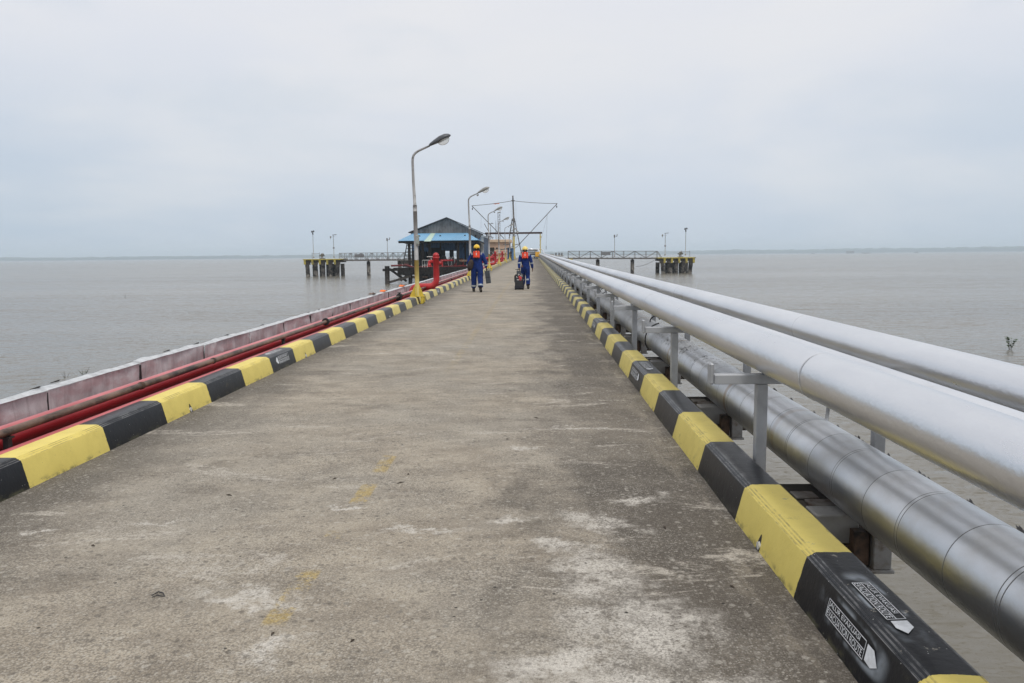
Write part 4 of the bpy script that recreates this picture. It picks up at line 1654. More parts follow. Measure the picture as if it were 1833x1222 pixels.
def catwalk(px0, px1, pytop0, pytop1, pyb0, pyb1, label, npan, plates):
    A0, A1 = at(px0, pyb0, 140), at(px1, pyb1, 140)
    T0, T1 = at(px0, pytop0, 140), at(px1, pytop1, 140)
    t = thing('footbridge', label, 'footbridge', (A0.x, 140, A0.z), 'steel truss footbridges')
    L = A1.x - A0.x
    zb = lambda x: (A1.z - A0.z) * x / L
    zt = lambda x: (T0.z - A0.z) + (T1.z - T0.z) * x / L
    for yy in (-.6, .6):
        b = MB()
        b.beam((0, yy, zt(0)), (L, yy, zt(L)), .09, .09)
        b.beam((0, yy, (zt(0) + zb(0)) / 2 - .05), (L, yy, (zt(L) + zb(L)) / 2 - .05), .05, .05)
        for i in range(npan + 1):
            x = L * i / npan
            b.beam((x, yy, zb(x)), (x, yy, zt(x)), .07)
            if i < npan:
                x2 = L * (i + 1) / npan
                if i % 2 == 0:
                    b.beam((x, yy, zt(x)), (x2, yy, zb(x2)), .06)
                else:
                    b.beam((x, yy, zb(x)), (x2, yy, zt(x2)), .06)
        b.build('truss', 'grey', t)
    b = MB()
    b.beam((0, -.62, zb(0) - .1), (L, -.62, zb(L) - .1), .1, .24)
    b.beam((0, .62, zb(0) - .1), (L, .62, zb(L) - .1), .1, .24)
    b.beam((0, 0, zb(0) - .03), (L, 0, zb(L) - .03), 1.1, .05)
    for i in range(npan * 2 + 1):
        x = L * i / npan / 2
        b.box((x - .12, -.68, zb(x) - .02), (x + .12, -.62, zb(x) + .10))
    b.build('walkway', 'lattice', t)
    for pxa, pxb in plates:
        x0 = at(pxa, 456, 140).x - A0.x
        x1 = at(pxb, 456, 140).x - A0.x
        b = MB()
        b.box((x0, -.70, .42), (x1, -.67, 1.0))
        b.build('name_board', 'grey', t)
    return t


catwalk(609, 742, 453.0, 451.6, 465, 463.8, 'steel truss footbridge between the warehouse and its mooring platform', 14, ((636, 653),))
catwalk(1017, 1176, 449.3, 449.3, 461.4, 461.2, 'steel truss footbridge beyond the silver pipes', 8, ((1075, 1092),))
for px_, lb in ((659.5, 'lone concrete pile under the footbridge next to the mooring platform, warehouse side'), (715.5, 'lone concrete pile under the footbridge just left of the timber staging'),
                (1070, 'concrete pile under the far footbridge, half hidden by the silver pipes'), (1132, 'concrete pile under the far footbridge next to its mooring platform')):
    t_ = at(px_, 466.5 if px_ < 900 else 463.5, 140)
    b = MB()
    b.tube([(0, 0, 0), (0, 0, t_.z - WZ - .1 + .4)], .33, 16)
    b.tube([(0, 0, t_.z - WZ + .25), (0, 0, t_.z - WZ + .55)], [.16, .14], 8)
    lb = lb.replace('just left of', 'just short of')
    tag(b.build('bridge_pile', 'pile', loc=(t_.x, 140, WZ - .4)), lb, 'pile', 'single piles carrying the footbridges')
# small steel stair frame at the end of the right catwalk
b = MB()
q0, q1 = at(1176, 449.3, 140), at(1184, 461, 140)
b.beam((0, 0, q0.z - q1.z), (q1.x - q0.x, 0, 0), .08)
b.beam((0, 1.2, q0.z - q1.z), (q1.x - q0.x, 1.2, 0), .08)
b.beam((-.02, 0, .5), (-.02, 1.2, .5), .05)
tag(b.build('end_brace', 'grey', loc=(q0.x, 139.4, q1.z)), 'sloping end rails where the far footbridge meets the mooring platform', 'railing')
# mooring line
b = MB()
s0, s1 = at(1172, 465, 139), at(1138, 477, 139.5)
pts = []
for i in range(11):
    t_ = i / 10
    p = s0.lerp(s1, t_)
    p.z -= .25 * math.sin(t_ * PI)
    pts.append(p)
b.tube(pts, .03, 5)
tag(b.build('mooring_line', 'timber2'), 'slack rope dropping from the footbridge end toward the water', 'rope')

# ------------------------------------------------------------------ berth head beyond the gantry
zE = dz(YEND)
b = MB()
b.box((-26, YEND + .02, zE - .9), (6.9, YEND + 18, zE - .004), bev=.02)
b.box((1.42, 137.0, dz(137) - .5), (7.0, YEND + .01, dz(137) - .06))
tag(b.build('berth_head', 'concrete'), kind='structure')
b = MB()
b.box((3.2, 136.9, dz(137) - .42), (7.06, 136.97, dz(137) - .05))
b.box((7.02, 136.9, dz(137) - .42), (7.08, 150, dz(137) - .05))
b.box((3.2, 136.9, dz(137) - .05), (7.06, 137.4, dz(137) + .02))
tag(b.build('platform_edge_beam', 'yellow'), 'yellow painted platform edge where the far footbridge starts', 'edge beam')
for i in range(3):
    for j in range(4):
        b = MB()
        x, y = 2.6 + i * 1.9, 138.5 + j * 7
        b.tube([(x, y, -1.0), (x, y, zE + 1.2)], .28, 12)
        tag(b.build('berth_pile', 'pile', loc=(0, 0, WZ)), 'concrete pile under the berth platform at the start of the far footbridge', 'pile', 'piles under the berth platform')

# cross-running pipes on the head
for i, (z, r, y, m_, lb) in enumerate(((1.60, .26, 153.4, 'silver', 'upper horizontal silver pipe crossing behind the amber crate'), (.85, .24, 152.9, 'grey', 'lower horizontal grey pipe crossing behind the amber crate'),
                                       (1.15, .12, 153.0, 'lattice', 'thin dark horizontal pipe between the two crossing pipes'))):
    b = MB()
    b.tube([(-2.2, y, z + zE), (1.1, y, z + zE)], r, 16)
    o = b.build('cross_pipe', m_)
    tag(o, lb, 'pipe')
    for x in (-1.8, .6):
        b = MB()
        b.box((x - .07, y - .07, zE), (x + .07, y + .07, z + zE - r * .9))
        b.build('pipe_stand', 'grey', o)
for i, (x, r) in enumerate(((1.494, .128), (2.328, .115))):
    b = MB()
    y0 = 146.5 if i == 0 else 149.9
    zb_ = .86 + dz(y0)
    b.tube([(x, y0, zb_), (x, y0 + 1.2, zb_ + .1), (x - .2, y0 + 2.6, zb_ + .8), (x - .8, y0 + 3.4, zb_ + .9), (x - 2.2 + i * .5, y0 + 3.6, zb_ + .9)], r, 14)
    tag(b.build('pipe_riser', 'silver'), ('near' if i == 0 else 'water side') + ' silver pipe bend rising onto the berth head past the gantry post', 'pipe')
# equipment on the head
for px_, py_, w_, h_, y, m_, nm, lb, ct in (
        (962, 455.0, .78, .86, 145.2, 'amber', 'amber_crate', 'amber orange crate beside the gantry post at the end of the deck', 'crate'),
        (988, 457.5, .75, .62, 150, 'pale', 'equipment_cabinet', 'small whitish cabinet above the far silver pipes', 'cabinet')):
    c = at(px_, py_ + (4.2 if nm == 'amber_crate' else 3), y)
    t = thing(nm, lb, ct, c)
    b = MB()
    b.box((-w_ / 2, -.35, 0), (w_ / 2, .35, h_), bev=.03)
    b.build('body', m_, t)
    b = MB()
    b.box((-w_ / 2 + .06, -.36, .08), (-.03, -.351, h_ - .08))
    b.box((.03, -.36, .08), (w_ / 2 - .06, -.351, h_ - .08))
    b.build('door', m_, t)
    b = MB()
    b.box((-w_ / 2 - .03, -.38, h_), (w_ / 2 + .03, .38, h_ + .05))
    b.build('lid', m_ if nm == 'amber_crate' else 'grey', t)
    b = MB()
    b.box((-w_ / 2 + .04, -.3, -.55), (-w_ / 2 + .12, .3, 0))
    b.box((w_ / 2 - .12, -.3, -.55), (w_ / 2 - .04, .3, 0))
    b.build('stand', 'grey', t)
c = at(950, 463.5, 148)
t = thing('hose_coil', 'tangle of dark and white hoses lying under the amber crate', 'hoses', c)
b = MB()
for k in range(3):
    b.tube(arc((-.2 + k * .28, 0, .28), .26, 0, 2 * PI, 14, (1, 0, 0), (0, .25, 1)), .05, 6)
b.build('white_hose', 'pale', t)
b = MB()
for k in range(4):
    b.tube(arc((.6 + k * .3, -.1, .22), .22, 0, 2 * PI, 12, (1, 0, 0), (0, .4, 1)), .07, 6)
b.box((.3, -.2, .0), (1.9, .3, .18), bev=.03)
b.build('dark_hose', 'dark', t)
c = at(1000, 458.5, 150)
t = thing('valve_group', 'small cluster of dark valves just beyond the far end of the silver pipes', 'valves', c)
for x in (-.5, .1, .6):
    b = MB()
    b.tube([(x, 0, 0), (x, 0, .55)], .12, 8)
    b.ellip((x, 0, .3), (.22, .2, .16), 10, 6)
    b.tube([(x - .22, 0, .62), (x + .22, 0, .62)], .05, 8)
    b.build('valve', 'grey' if x else 'pale', t)
b = MB()
b.tube([(-.8, 0, .1), (.9, 0, .1)], .13, 10)
b.build('manifold', 'pale', t)

# ------------------------------------------------------------------ gantry and mast with booms
YG = 146.0
gz = dz(YG)
G = thing('pipe_gantry', 'brown overhead beam spanning the deck end on a yellow post', 'gantry', (0, YG, gz))
zb_ = at(920, 417, YG).z - gz
x0, x1 = at(868, 417, YG).x, at(970.5, 417, YG).x
b = MB()
b.box((x0, -.15, zb_ - .17), (x1, .15, zb_ - .12))
b.box((x0, -.15, zb_ + .12), (x1, .15, zb_ + .17))
b.box((x0, -.04, zb_ - .12), (x1, .04, zb_ + .12))
b.build('beam', 'brownbeam', G)
xp = at(967.2, 440, YG).x
b = MB()
b.box((xp - .10, -.12, 0), (xp + .10, .12, zb_ - .18), bev=.01)
b.box((xp - .22, -.2, 0), (xp + .22, .2, .04))
b.box((xp + .10, -.02, zb_ - .9), (xp + .22, .02, zb_ - .6))
b.build('post', 'yelpole', G)
b = MB()
b.box((x0 + .2, -.12, -1.2), (x0 + .45, .12, zb_ - .18))
b.build('post', 'grey', G)

MX = at(920, 440, YG).x
Ms = thing('boom_mast', 'tall weathered mast with yellow foot, two long booms and stay wires at the deck end', 'mast', (MX, YG, gz))
zt_ = at(918, 350, YG).z - gz
zy = at(920, 423, YG).z - gz
b = MB()
b.box((-.17, -.17, 0), (.17, .17, zy), bev=.01)
b.box((-.35, -.35, 0), (.35, .35, .12), bev=.01)
b.prism([(.17, 1.0), (.17, .12), (.34, .12)], -.02, .02)
b.build('yellow_foot', 'yelpole', Ms)
b = MB()
b.box((-.15, -.15, zy), (.15, .15, zt_ - 4.4))
b.tube([(0, 0, zt_ - 4.5), (-.12, 0, zt_ - .3)], [.17, .12], 12)
b.tube([(-.12, 0, zt_ - .35), (-.13, 0, zt_)], .13, 10)
b.box((-.42, -.1, zt_ - 1.02), (.2, .1, zt_ - .82))
b.box((-.22, -.2, zt_ - 4.6), (.22, .2, zt_ - 4.1))
b.build('mast_pole', 'lattice', Ms)


def L_(px, py, Y):
    return at(px, py, Y) - Vector((MX, YG, gz))


for (a, c, nm) in ((L_(917, 392, YG + 3), L_(911.5, 427, YG + 5), 'stay_leg'), (L_(921, 392, YG), L_(933, 452, YG + 1.5), 'stay_leg')):
    b = MB()
    b.beam(a, c, .15, .15)
    for k in range(8):
        p = a.lerp(c, (k + .5) / 8)
        b.beam(p - Vector((.16, 0, .05)), p + Vector((.16, 0, -.05)), .04)
    b.build(nm, 'lattice', Ms)
b = MB()
b.beam(L_(922, 438, YG), L_(931, 436, YG + 1), .12)
b.beam(L_(922, 444, YG), L_(931, 436.5, YG + 1), .09)
b.beam(L_(921, 424, YG), L_(924, 420.5, YG), .09)
b.build('bracket', 'lattice', Ms)
BR0, BR1 = L_(929.5, 437, YG + 1), L_(997.5, 364, YG + 1)
BL0, BL1 = L_(902.5, 427, YG + 4), L_(844.5, 368, YG + 4)
for a, c in ((BR0, BR1), (BL0, BL1)):
    b = MB()
    b.beam(a, c, .13, .13)
    bm = b.build('boom', 'lattice', Ms)
    b = MB()
    d = (c - a).normalized()
    p = c - d * .15 - Vector((0, 0, .12))
    b.tube([p, p - Vector((0, 0, .2))], .03, 6)
    b.box(p + Vector((-.09, -.06, -.55)), p + Vector((.09, .06, -.2)), bev=.03)
    b.build('pulley_block', 'black', bm)
T = L_(918, 359, YG)


def wire(name, a, c, sag, r, mat, parent, n=10):
    b = MB()
    pts = []
    for i in range(n + 1):
        t_ = i / n
        p = Vector(a).lerp(Vector(c), t_)
        p.z -= sag * 4 * t_ * (1 - t_)
        pts.append(p)
    b.tube(pts, r, 5)
    return b.build(name, mat, parent)


wire('stay_wire', T, BR1, .12, .05, 'lattice', Ms)
wire('stay_wire', T, BL1, .10, .05, 'lattice', Ms)
wire('halyard', L_(914.5, 361, YG), L_(917, 440, YG), 0, .012, 'lattice', Ms)
wire('halyard', L_(923.5, 361, YG), L_(924, 436, YG), 0, .012, 'lattice', Ms)
wire('hoist_wire', L_(979.5, 384, YG + 1), L_(977.6, 447, YG + 1), 0, .014, 'lattice', Ms)
wire('hoist_wire', L_(979.5, 384, YG + 1), L_(965.5, 440, YG + 1), .2, .012, 'lattice', Ms)
wire('hoist_wire', L_(861, 384, YG + 4), L_(861, 410, YG + 4), 0, .012, 'lattice', Ms)
b = MB()
b.tube([L_(977.6, 440, YG + 1), L_(977.6, 446, YG + 1)], .05, 6)
b.build('hook_weight', 'black', Ms)
b = MB()
n0 = L_(884, 364.8, YG + 2)
for i in range(9):
    u = i / 8
    for j in range(3):
        b.v.append(n0 + Vector((u * 1.05, .1 * math.sin(i), .12 * u + (j - 1) * .09 * (1 - .3 * u) + .06 * math.sin(i * 1.7))))
for i in range(8):
    for j in range(2):
        a = i * 3 + j
        b.face((a, a + 3, a + 4, a + 1), True)
b.build('rag_flag', 'orange', Ms)

# lattice radio tower behind the peach building
c = at(893.5, 430, 160)
t = thing('lattice_tower', 'slim grey lattice tower rising behind the peach building', 'tower', c)
ht = at(893.5, 381, 160).z - c.z
b = MB()
hw_ = .22
for sx, sy in ((-1, -1), (1, -1), (1, 1), (-1, 1)):
    b.beam((sx * hw_, sy * hw_, -2), (sx * hw_, sy * hw_, ht), .06)
for k in range(13):
    z0 = ht * k / 13
    z1 = ht * (k + 1) / 13
    for s_ in (-1, 1):
        b.beam((-hw_, s_ * hw_, z0), (hw_, s_ * hw_, z0), .04)
        b.beam((-hw_ * (1 if k % 2 else -1), s_ * hw_, z0), (hw_ * (1 if k % 2 else -1), s_ * hw_, z1), .03)
        b.beam((s_ * hw_, -hw_, z0), (s_ * hw_, hw_, z0), .04)
b.build('tower_frame', 'grey', t)
b = MB()
b.box((-.3, -.2, ht + .02), (.4, .2, ht + .2), Matrix.Rotation(R(-15), 3, 'Y'), .03)
b.build('floodlight', 'lamp_pale', t)
for px_, p0, p1, lb in ((888, 394, 430, 'thin whip aerial left standing beside the lattice tower'), (878.5, 400, 430, 'short pole with a cross arm and insulators near the warehouse roof')):
    c = at(px_, p1, 150)
    h = at(px_, p0, 150).z - c.z
    b = MB()
    b.tube([(0, 0, -.3), (0, 0, h * .6), (0, 0, h)], [.07, .06, .02], 6)
    if px_ < 880:
        b.box((-.5, -.03, h - .05), (.55, .03, h + .03))
        for x in (-.45, .2, .42):
            b.ellip((x, 0, h + .08), (.06, .06, .09), 8, 5)
    else:
        b.beam((.0, 0, .3), (.25, 0, -.2), .05)
    lb = lb.replace(' left', '')
    tag(b.build('aerial', 'lattice', loc=c), lb, 'aerial')
# thin derrick arm beside third lamp
b = MB()
a, c = at(867, 400, 130), at(882, 428, 130)
b.beam((0, 0, 0), c - a, .09)
tag(b.build('derrick_arm', 'lattice', loc=a), 'thin dark sloping arm above the warehouse eave beside the third lamp post', 'derrick arm')

# ------------------------------------------------------------------ peach building + kiosk
YB = 128.0
c0, c1 = at(866, 467, YB), at(912.3, 467, YB)
zr = at(890, 428.5, YB).z
t = thing('peach_building', 'small flat roofed peach coloured building behind the red hydrants', 'building', (c0.x, YB, c0.z))
W_ = c1.x - c0.x
H_ = zr - c0.z
b = MB()
b.box((0, 0, -.4), (W_, 7, H_ - .45))
b.build('wall', 'peach', t)
b = MB()
b.box((-.2, -.35, H_ - .45), (W_ + .25, 7.3, H_), bev=.02)
b.build('parapet', 'peachtrim', t)
b = MB()
b.box((-.1, -.05, H_ * .55), (W_ + .05, -.003, H_ * .55 + .07))
b.build('conduit', 'lattice', t)
for x in (W_ * .48,):
    b = MB()
    b.box((x, -.04, 1.9), (x + .28, -.003, 2.15))
    b.build('vent', 'black', t)
b = MB()
b.box((W_ * .76, -.06, 2.6), (W_ * 1.02, -.02, 2.68))
b.build('cable_tray', 'grey', t)
b = MB()
b.box((W_ * .2, -.05, .2), (W_ * .2 + .9, -.003, 2.2))
b.build('door', 'timber2', t)

c = at(905, 468, 124)
t = thing('kiosk', 'dark blue kiosk with a small grey lean-to roof beside the mast foot', 'kiosk', c)
h = at(905, 441, 124).z - c.z
w_ = at(918, 450, 124).x - c.x + .1
b = MB()
b.box((.3, 0, -.3), (w_, 2, h - .25))
b.build('wall', 'bluewall', t)
b = MB()
q = Matrix.Rotation(R(-6), 3, 'Y')
b.prism([(-.75, h - .55), (w_ + .1, h + .0), (w_ + .1, h + .08), (-.75, h - .45)], -.4, 2.2)
b.build('roof', 'lamp_pale', t)
b = MB()
b.box((.5, -.04, 0), (1.0, -.003, 1.6))
b.build('door', 'dark', t)

# handrail by the peach building
a, c = at(864, 462, 118), at(916, 462, 118)
t = thing('walkway_railing', 'low grey pipe railing in front of the peach building', 'railing', a)
L = c.x - a.x
b = MB()
for z in (.55, 1.0):
    b.tube([(0, 0, z), (L, 0, z)], .03, 6)
b.build('rail', 'grey', t)
for i in range(6):
    b = MB()
    b.tube([(L * i / 5, 0, -.3), (L * i / 5, 0, 1.0)], .03, 6)
    b.build('post', 'grey', t)
# red manifold between warehouse and hydrants
c = at(872, 470, 88)
t = thing('fire_manifold', 'large red fire pipe branch curving out below the peach building', 'pipe', c)
b = MB()
b.tube([(-.6, .5, .05), (-.25, .3, .35), (.1, 0, .5), (.5, 0, .55), (1.05, 0, .6)], .16, 14)
b.tube([(.5, .6, .1), (.5, .5, .8)], .10, 12)
b.tube([(-1.4, .8, .3), (.9, .8, .35)], .13, 12)
b.build('branch_pipe', 'red', t)
b = MB()
b.tube([(1.0, 0, .6), (1.06, 0, .6)], .22, 14)
b.tube([(-.2, .8, .32), (-.14, .8, .32)], .2, 14)
b.build('flange', 'red', t)
for y in (100, 108):
    b = MB()
    zz = dz(y)
    b.tube([(-5.6, y, zz + .2), (-4.6, y, zz + .2), (-4.2, y, zz + .5), (-4.0, y, zz + .55), (-3.75, y, zz + .45), (-3.7, y, zz)], .13, 12)
    tag(b.build('hydrant_branch', 'red'), 'low red looped pipe crossing toward the kerb before the peach building', 'pipe', 'low red looped branches near the far hydrants')

# ------------------------------------------------------------------ warehouse and timber staging
YF, YW = 97.0, 108.0
xL, xR = at(738, 440, YW).x, at(862.5, 440, YW).x
zfl = at(800, 477.5, YF).z
wh = thing('warehouse', 'blue and grey gabled boat warehouse on timber piles beside the jetty', 'warehouse', (0, YW, 0))
xe0, xe1 = at(731.5, 417, YW).x, at(873, 418, YW).x
zeL, zeR = at(731.5, 415.5, YW).z, at(869, 418, YW).z
pk = at(800, 388.5, YW)
zc = at(800, 418.5, YW).z
DW = 15.0
xm = xR + .55
b = MB()
b.prism([(xL - .15, zc - .6), (xm - .35, zc - .6), (xm - .35, zeR - .05), (pk.x, pk.z - .12), (xL - .15, zeL - .1)], 0, .12)
b.build('gable_wall', 'greywall', wh)
# front wall in blue, with real openings
ops = [(745, 752, 447, 470), (760, 771, 450, 472), (797, 804.5, 449, 468), (812, 817, 449, 468), (771, 789, 443, 474)]
xs = sorted({xL, xm - .35} | {at(o[0], 450, YW).x for o in ops} | {at(o[1], 450, YW).x for o in ops})
for i in range(len(xs) - 1):
    b, lowb = MB(), MB()
    xa, xb = xs[i], xs[i + 1]
    mid = (xa + xb) / 2
    cut = [(at(o[0], 450, YW).x, at(o[1], 450, YW).x, at(o[0], o[2], YW).z, at(o[0], o[3], YW).z) for o in ops]
    hit = [q for q in cut if q[0] - 1e-6 <= mid <= q[1] + 1e-6]
    if hit:
        zt1, zb1 = hit[0][2], hit[0][3]
        b.box((xa, 0, zt1), (xb, .1, zc - .6))
        b.build('wall_panel', 'bluewall', wh)
        if zb1 > zfl + .05:
            lowb.box((xa, 0, zfl - .1), (xb, .1, zb1))
            lowb.build('sill_panel', 'dark', wh)
        continue
    zmid = at(800, 447.5, YW).z
    if mid < at(816, 450, YW).x:
        b.box((xa, 0, zmid), (xb, .1, zc - .6))
        lowb.box((xa, .02, zfl - .1), (xb, .09, zmid - .002))
        lowb.build('shaded_wall_panel', 'dark', wh)  # near-black colour paints in the shade under the canopy
    else:
        b.box((xa, 0, zfl - .1), (xb, .1, zc - .6))
    b.build('wall_panel', 'bluewall', wh)
b = MB()
b.prism([(.12, zfl - .1), (.12, zeR - .25), (DW, zeR - .25), (DW, zfl - .1)], xR + .1, xR + .22, 'X')
b.build('side_wall', 'bluewallY', wh)
b = MB()
b.prism([(.12, zfl - .1), (.12, zeL - .2), (DW, zeL - .2), (DW, zfl - .1)], xL - .1, xL, 'X')
b.build('side_wall', 'bluewallY', wh)
b = MB()
b.box((xR - .15, -.02, zfl - .1), (xR + .25, .11, zeR - .3))
b.build('corner_post', 'pale', wh)
b = MB()
for sgn, xe, ze in ((-1, xe0, zeL), (1, xe1 + .1, zeR - .2)):
    b.prism([(pk.x, pk.z), (xe, ze), (xe, ze - .09), (pk.x, pk.z - .10)] if sgn > 0 else [(pk.x, pk.z), (pk.x, pk.z - .10), (xe, ze - .09), (xe, ze)], -.5, DW + .3)
b.build('roof', 'greyroof', wh)
b = MB()
b.box((xe1 - 1.0, -.3, zeR - .50), (xe1 + .1, .1, zeR - .28), Matrix.Rotation(R(16), 3, 'Y'))
b.build('eave_board', 'pale', wh)
# back wall dark with gaps to the sky
b = MB()
b.box((xL, DW - .1, zfl - .1), (at(797, 450, YW + DW).x, DW, zc))
b.box((at(819, 450, YW + DW).x, DW - .1, zfl - .1), (xR, DW, zc))
b.box((at(797, 450, YW + DW).x, DW - .1, at(800, 448, YW + DW).z), (at(819, 450, YW + DW).x, DW, zc))
b.build('rear_wall', 'dark', wh)

# canopy
cn = thing('entrance_canopy', 'sky blue corrugated hipped canopy with one pale green sheet in front of the warehouse', 'canopy', (0, YF, 0))
A = at(711.5, 431.5, YF); B_ = at(857.5, 428.8, YF)
C_ = at(836, 415.6, YW - .1); D_ = at(739.5, 418.3, YW - .1)
A.z = B_.z = (A.z + B_.z) / 2
C_.z = D_.z = (C_.z + D_.z) / 2
E_ = Vector((at(867, 437, YW).x, YW - .2, A.z - .12)); G_ = Vector((A.x + .3, YW - .2, A.z))
off = Vector((0, -YF, 0))
b = MB()
for q in ((A, B_, C_, D_), (B_, E_, C_), (A, D_, G_)):
    b.poly([p + off for p in q])
    b.poly([p + off - Vector((0, 0, .06)) for p in q[::-1]])
b.build('roof', 'blueroof', cn)
b = MB()
sf = lambda t1, t2: A.lerp(B_, t1).lerp(D_.lerp(C_, t1), t2) + off + Vector((0, -.01, .03))
gx0, gx1 = .335, .415
b.poly([sf(gx0, -.12), sf(gx1, -.12), sf(gx1 - .0, .97), sf(gx0 + .0, .97)])
b.poly([sf(gx0, -.12) - Vector((0, 0, .02)), sf(gx0, .97) - Vector((0, 0, .02)), sf(gx1, .97) - Vector((0, 0, .02)), sf(gx1, -.12) - Vector((0, 0, .02))])
b.build('roof_sheet', 'greenroof', cn)
b = MB()
b.beam(A + off + Vector((.1, .1, -.18)), B_ + off + Vector((-.1, .1, -.18)), .08, .22)
b.beam(B_ + off + Vector((0, .05, -.14)), E_ + off + Vector((0, 0, -.14)), .08, .22)
b.beam(A + off + Vector((.2, .1, -.14)), G_ + off + Vector((0, 0, -.14)), .08, .2)
for k in range(7):
    x = A.x + .3 + (B_.x - A.x - .6) * k / 6
    b.beam((x, .0, A.z - .12), (x, YW - YF - .2, D_.z - .2), .07, .12)
for k in range(6):
    y = .3 + k * 1.6
    b.beam((A.x + .1, y, A.z - .1), (A.x + 1.4, y, A.z - .45 + .1 * (k % 2)), .25, .05)
b.build('rafters', 'timber', cn)
for px_ in (733, 757, 769.5, 820, 842):
    q = at(px_, 470, YF + .6)
    b = MB()
    b.box((q.x - .16, .5, zfl), (q.x + .16, .8, A.z - .1))
    b.build('post', 'timber2' if px_ < 740 else 'timber', cn)
for px_ in (752, 789, 833, 852):
    q = at(px_, 470, YF + 6)
    b = MB()
    b.box((q.x - .10, 5.9, zfl), (q.x + .10, 6.1, A.z + .8))
    b.build('post', 'timber', cn)

# timber staging
sg = thing('timber_staging', 'dark old timber staging on piles carrying the canopy and warehouse', 'staging', (0, YF, 0))
q0, q1 = at(733, 478, YF), at(868, 478, YF)
b = MB()
b.box((q0.x - .6, -1.2, zfl - .35), (q1.x - .1, 26, zfl - .005))
b.box((q0.x - 1.3, -1.3, zfl - .9), (q1.x - 1.0, -.9, zfl - .36))
for k in range(8):
    x = q0.x - .9 + k * 1.35
    b.box((x, -1.5, zfl - .55 - random.uniform(0, .15)), (x + .22, 10, zfl - .352))
b.build('decking', 'timber', sg)
b = MB()
b.box((at(688, 478, YF).x, -1.25, zfl - .42), (q0.x, -1.0, zfl - .12), Matrix.Rotation(R(-.8), 3, 'Y'))
b.box((at(706, 478, YF).x, -.8, zfl - .3), (q0.x - .3, -.4, zfl - .03))
b.box((at(724, 478, YF).x, -1.28, zfl - 1.0), (q0.x + .3, -1.0, zfl - .5), Matrix.Rotation(R(6), 3, 'Y'))
b.build('projecting_beams', 'timber', sg)
pl_ = [(692.5, 0, .30, 476), (734, 0, .25, 480)] + [(px_, 0, .22, 480) for px_ in (752, 768, 785, 800, 818, 836, 852)]
for i, (px_, yo, r, pt) in enumerate(pl_):
    q = at(px_, pt, YF - 1)
    b = MB()
    b.tube([(q.x, -1, WZ - .8), (q.x + .03, -1, q.z)], [r * .95, r], 14)
    b.build('pile', 'timber2' if i == 0 else 'timber', sg)
    if i > 0:
        for yo in (5, 11, 18):
            b = MB()
            b.tube([(q.x, yo, WZ - .8), (q.x, yo, zfl - .3)], r, 10)
            b.build('pile', 'timber', sg)
b = MB()
P_ = lambda px, py, d=-1.0: at(px, py, YF + d) + off
b.beam(P_(697, 481), P_(728, 503), .26, .26)
b.build('cross_brace', 'timber', sg)
b = MB()
b.beam(P_(697, 505, -1.3), P_(735, 494, -1.3), .28, .28)
b.build('cross_brace', 'timber2', sg)
b = MB()
b.beam(P_(717, 502, -.6), P_(742, 482, -.6), .25, .25)
b.beam(P_(734, 496), P_(850, 494), .2, .3)
b.beam(P_(760, 500, 3), P_(800, 480, 3), .2, .2)
b.beam(P_(805, 480, 3), P_(850, 500, 3), .2, .2)
b.build('cross_brace', 'rusty', sg)
b = MB()
b.tube([P_(700, 475.5, .2), P_(728, 474.5, .2), P_(740, 478, .2), P_(775, 477.5, .2), P_(835, 476, .2)], .11, 12)
b.tube([P_(722, 474.5, .6), P_(733, 474.8, .6)], .2, 12)
pr = b.build('fire_main', 'reddark', sg)

# equipment under the canopy
def simple(name, label, cat, loc):
    return thing(name, label, cat, loc)


q = P_(764, 478, 0) - off
t = simple('ladder_rack', 'short white barred rack standing on the staging edge under the canopy', 'rack', Vector((q.x, YF - .7, zfl - .6)))
b = MB()
for i in range(4):
    b.tube([(-.45 + i * .3, 0, 0 if i in (0, 3) else .3), (-.45 + i * .3, 0, 1.45)], .035, 6)
b.tube([(-.45, 0, 1.45), (.75, 0, 1.45)], .035, 6)
b.tube([(-.45, 0, .85), (.45, 0, .85)], .03, 6)
b.build('rack_frame', 'pale', t)
for px_, lb in ((805, 'pale hose reel ring under the canopy, the one closer to the hydrant'), (811, 'pale hose reel ring under the canopy, the one farther from the hydrant')):
    q = at(px_, 478, YF + 1.5)
    t = thing('hose_reel', lb, 'hose reel', (q.x, YF + 1.5, zfl), 'upright hose reels under the canopy')
    b = MB()
    b.tube(arc((0, 0, .62), .58, 0, 2 * PI, 20, (.34, .3, 0), (0, 0, 1)), .055, 8)
    b.build('rim', 'pale', t)
    b = MB()
    for a_ in range(6):
        b.beam((0, 0, .62), (.34 * .5 * math.cos(a_ * PI / 3), 0, .62 + .5 * math.sin(a_ * PI / 3)), .03)
    b.box((-.2, -.1, 0), (.2, .1, .06))
    b.build('spokes', 'grey', t)
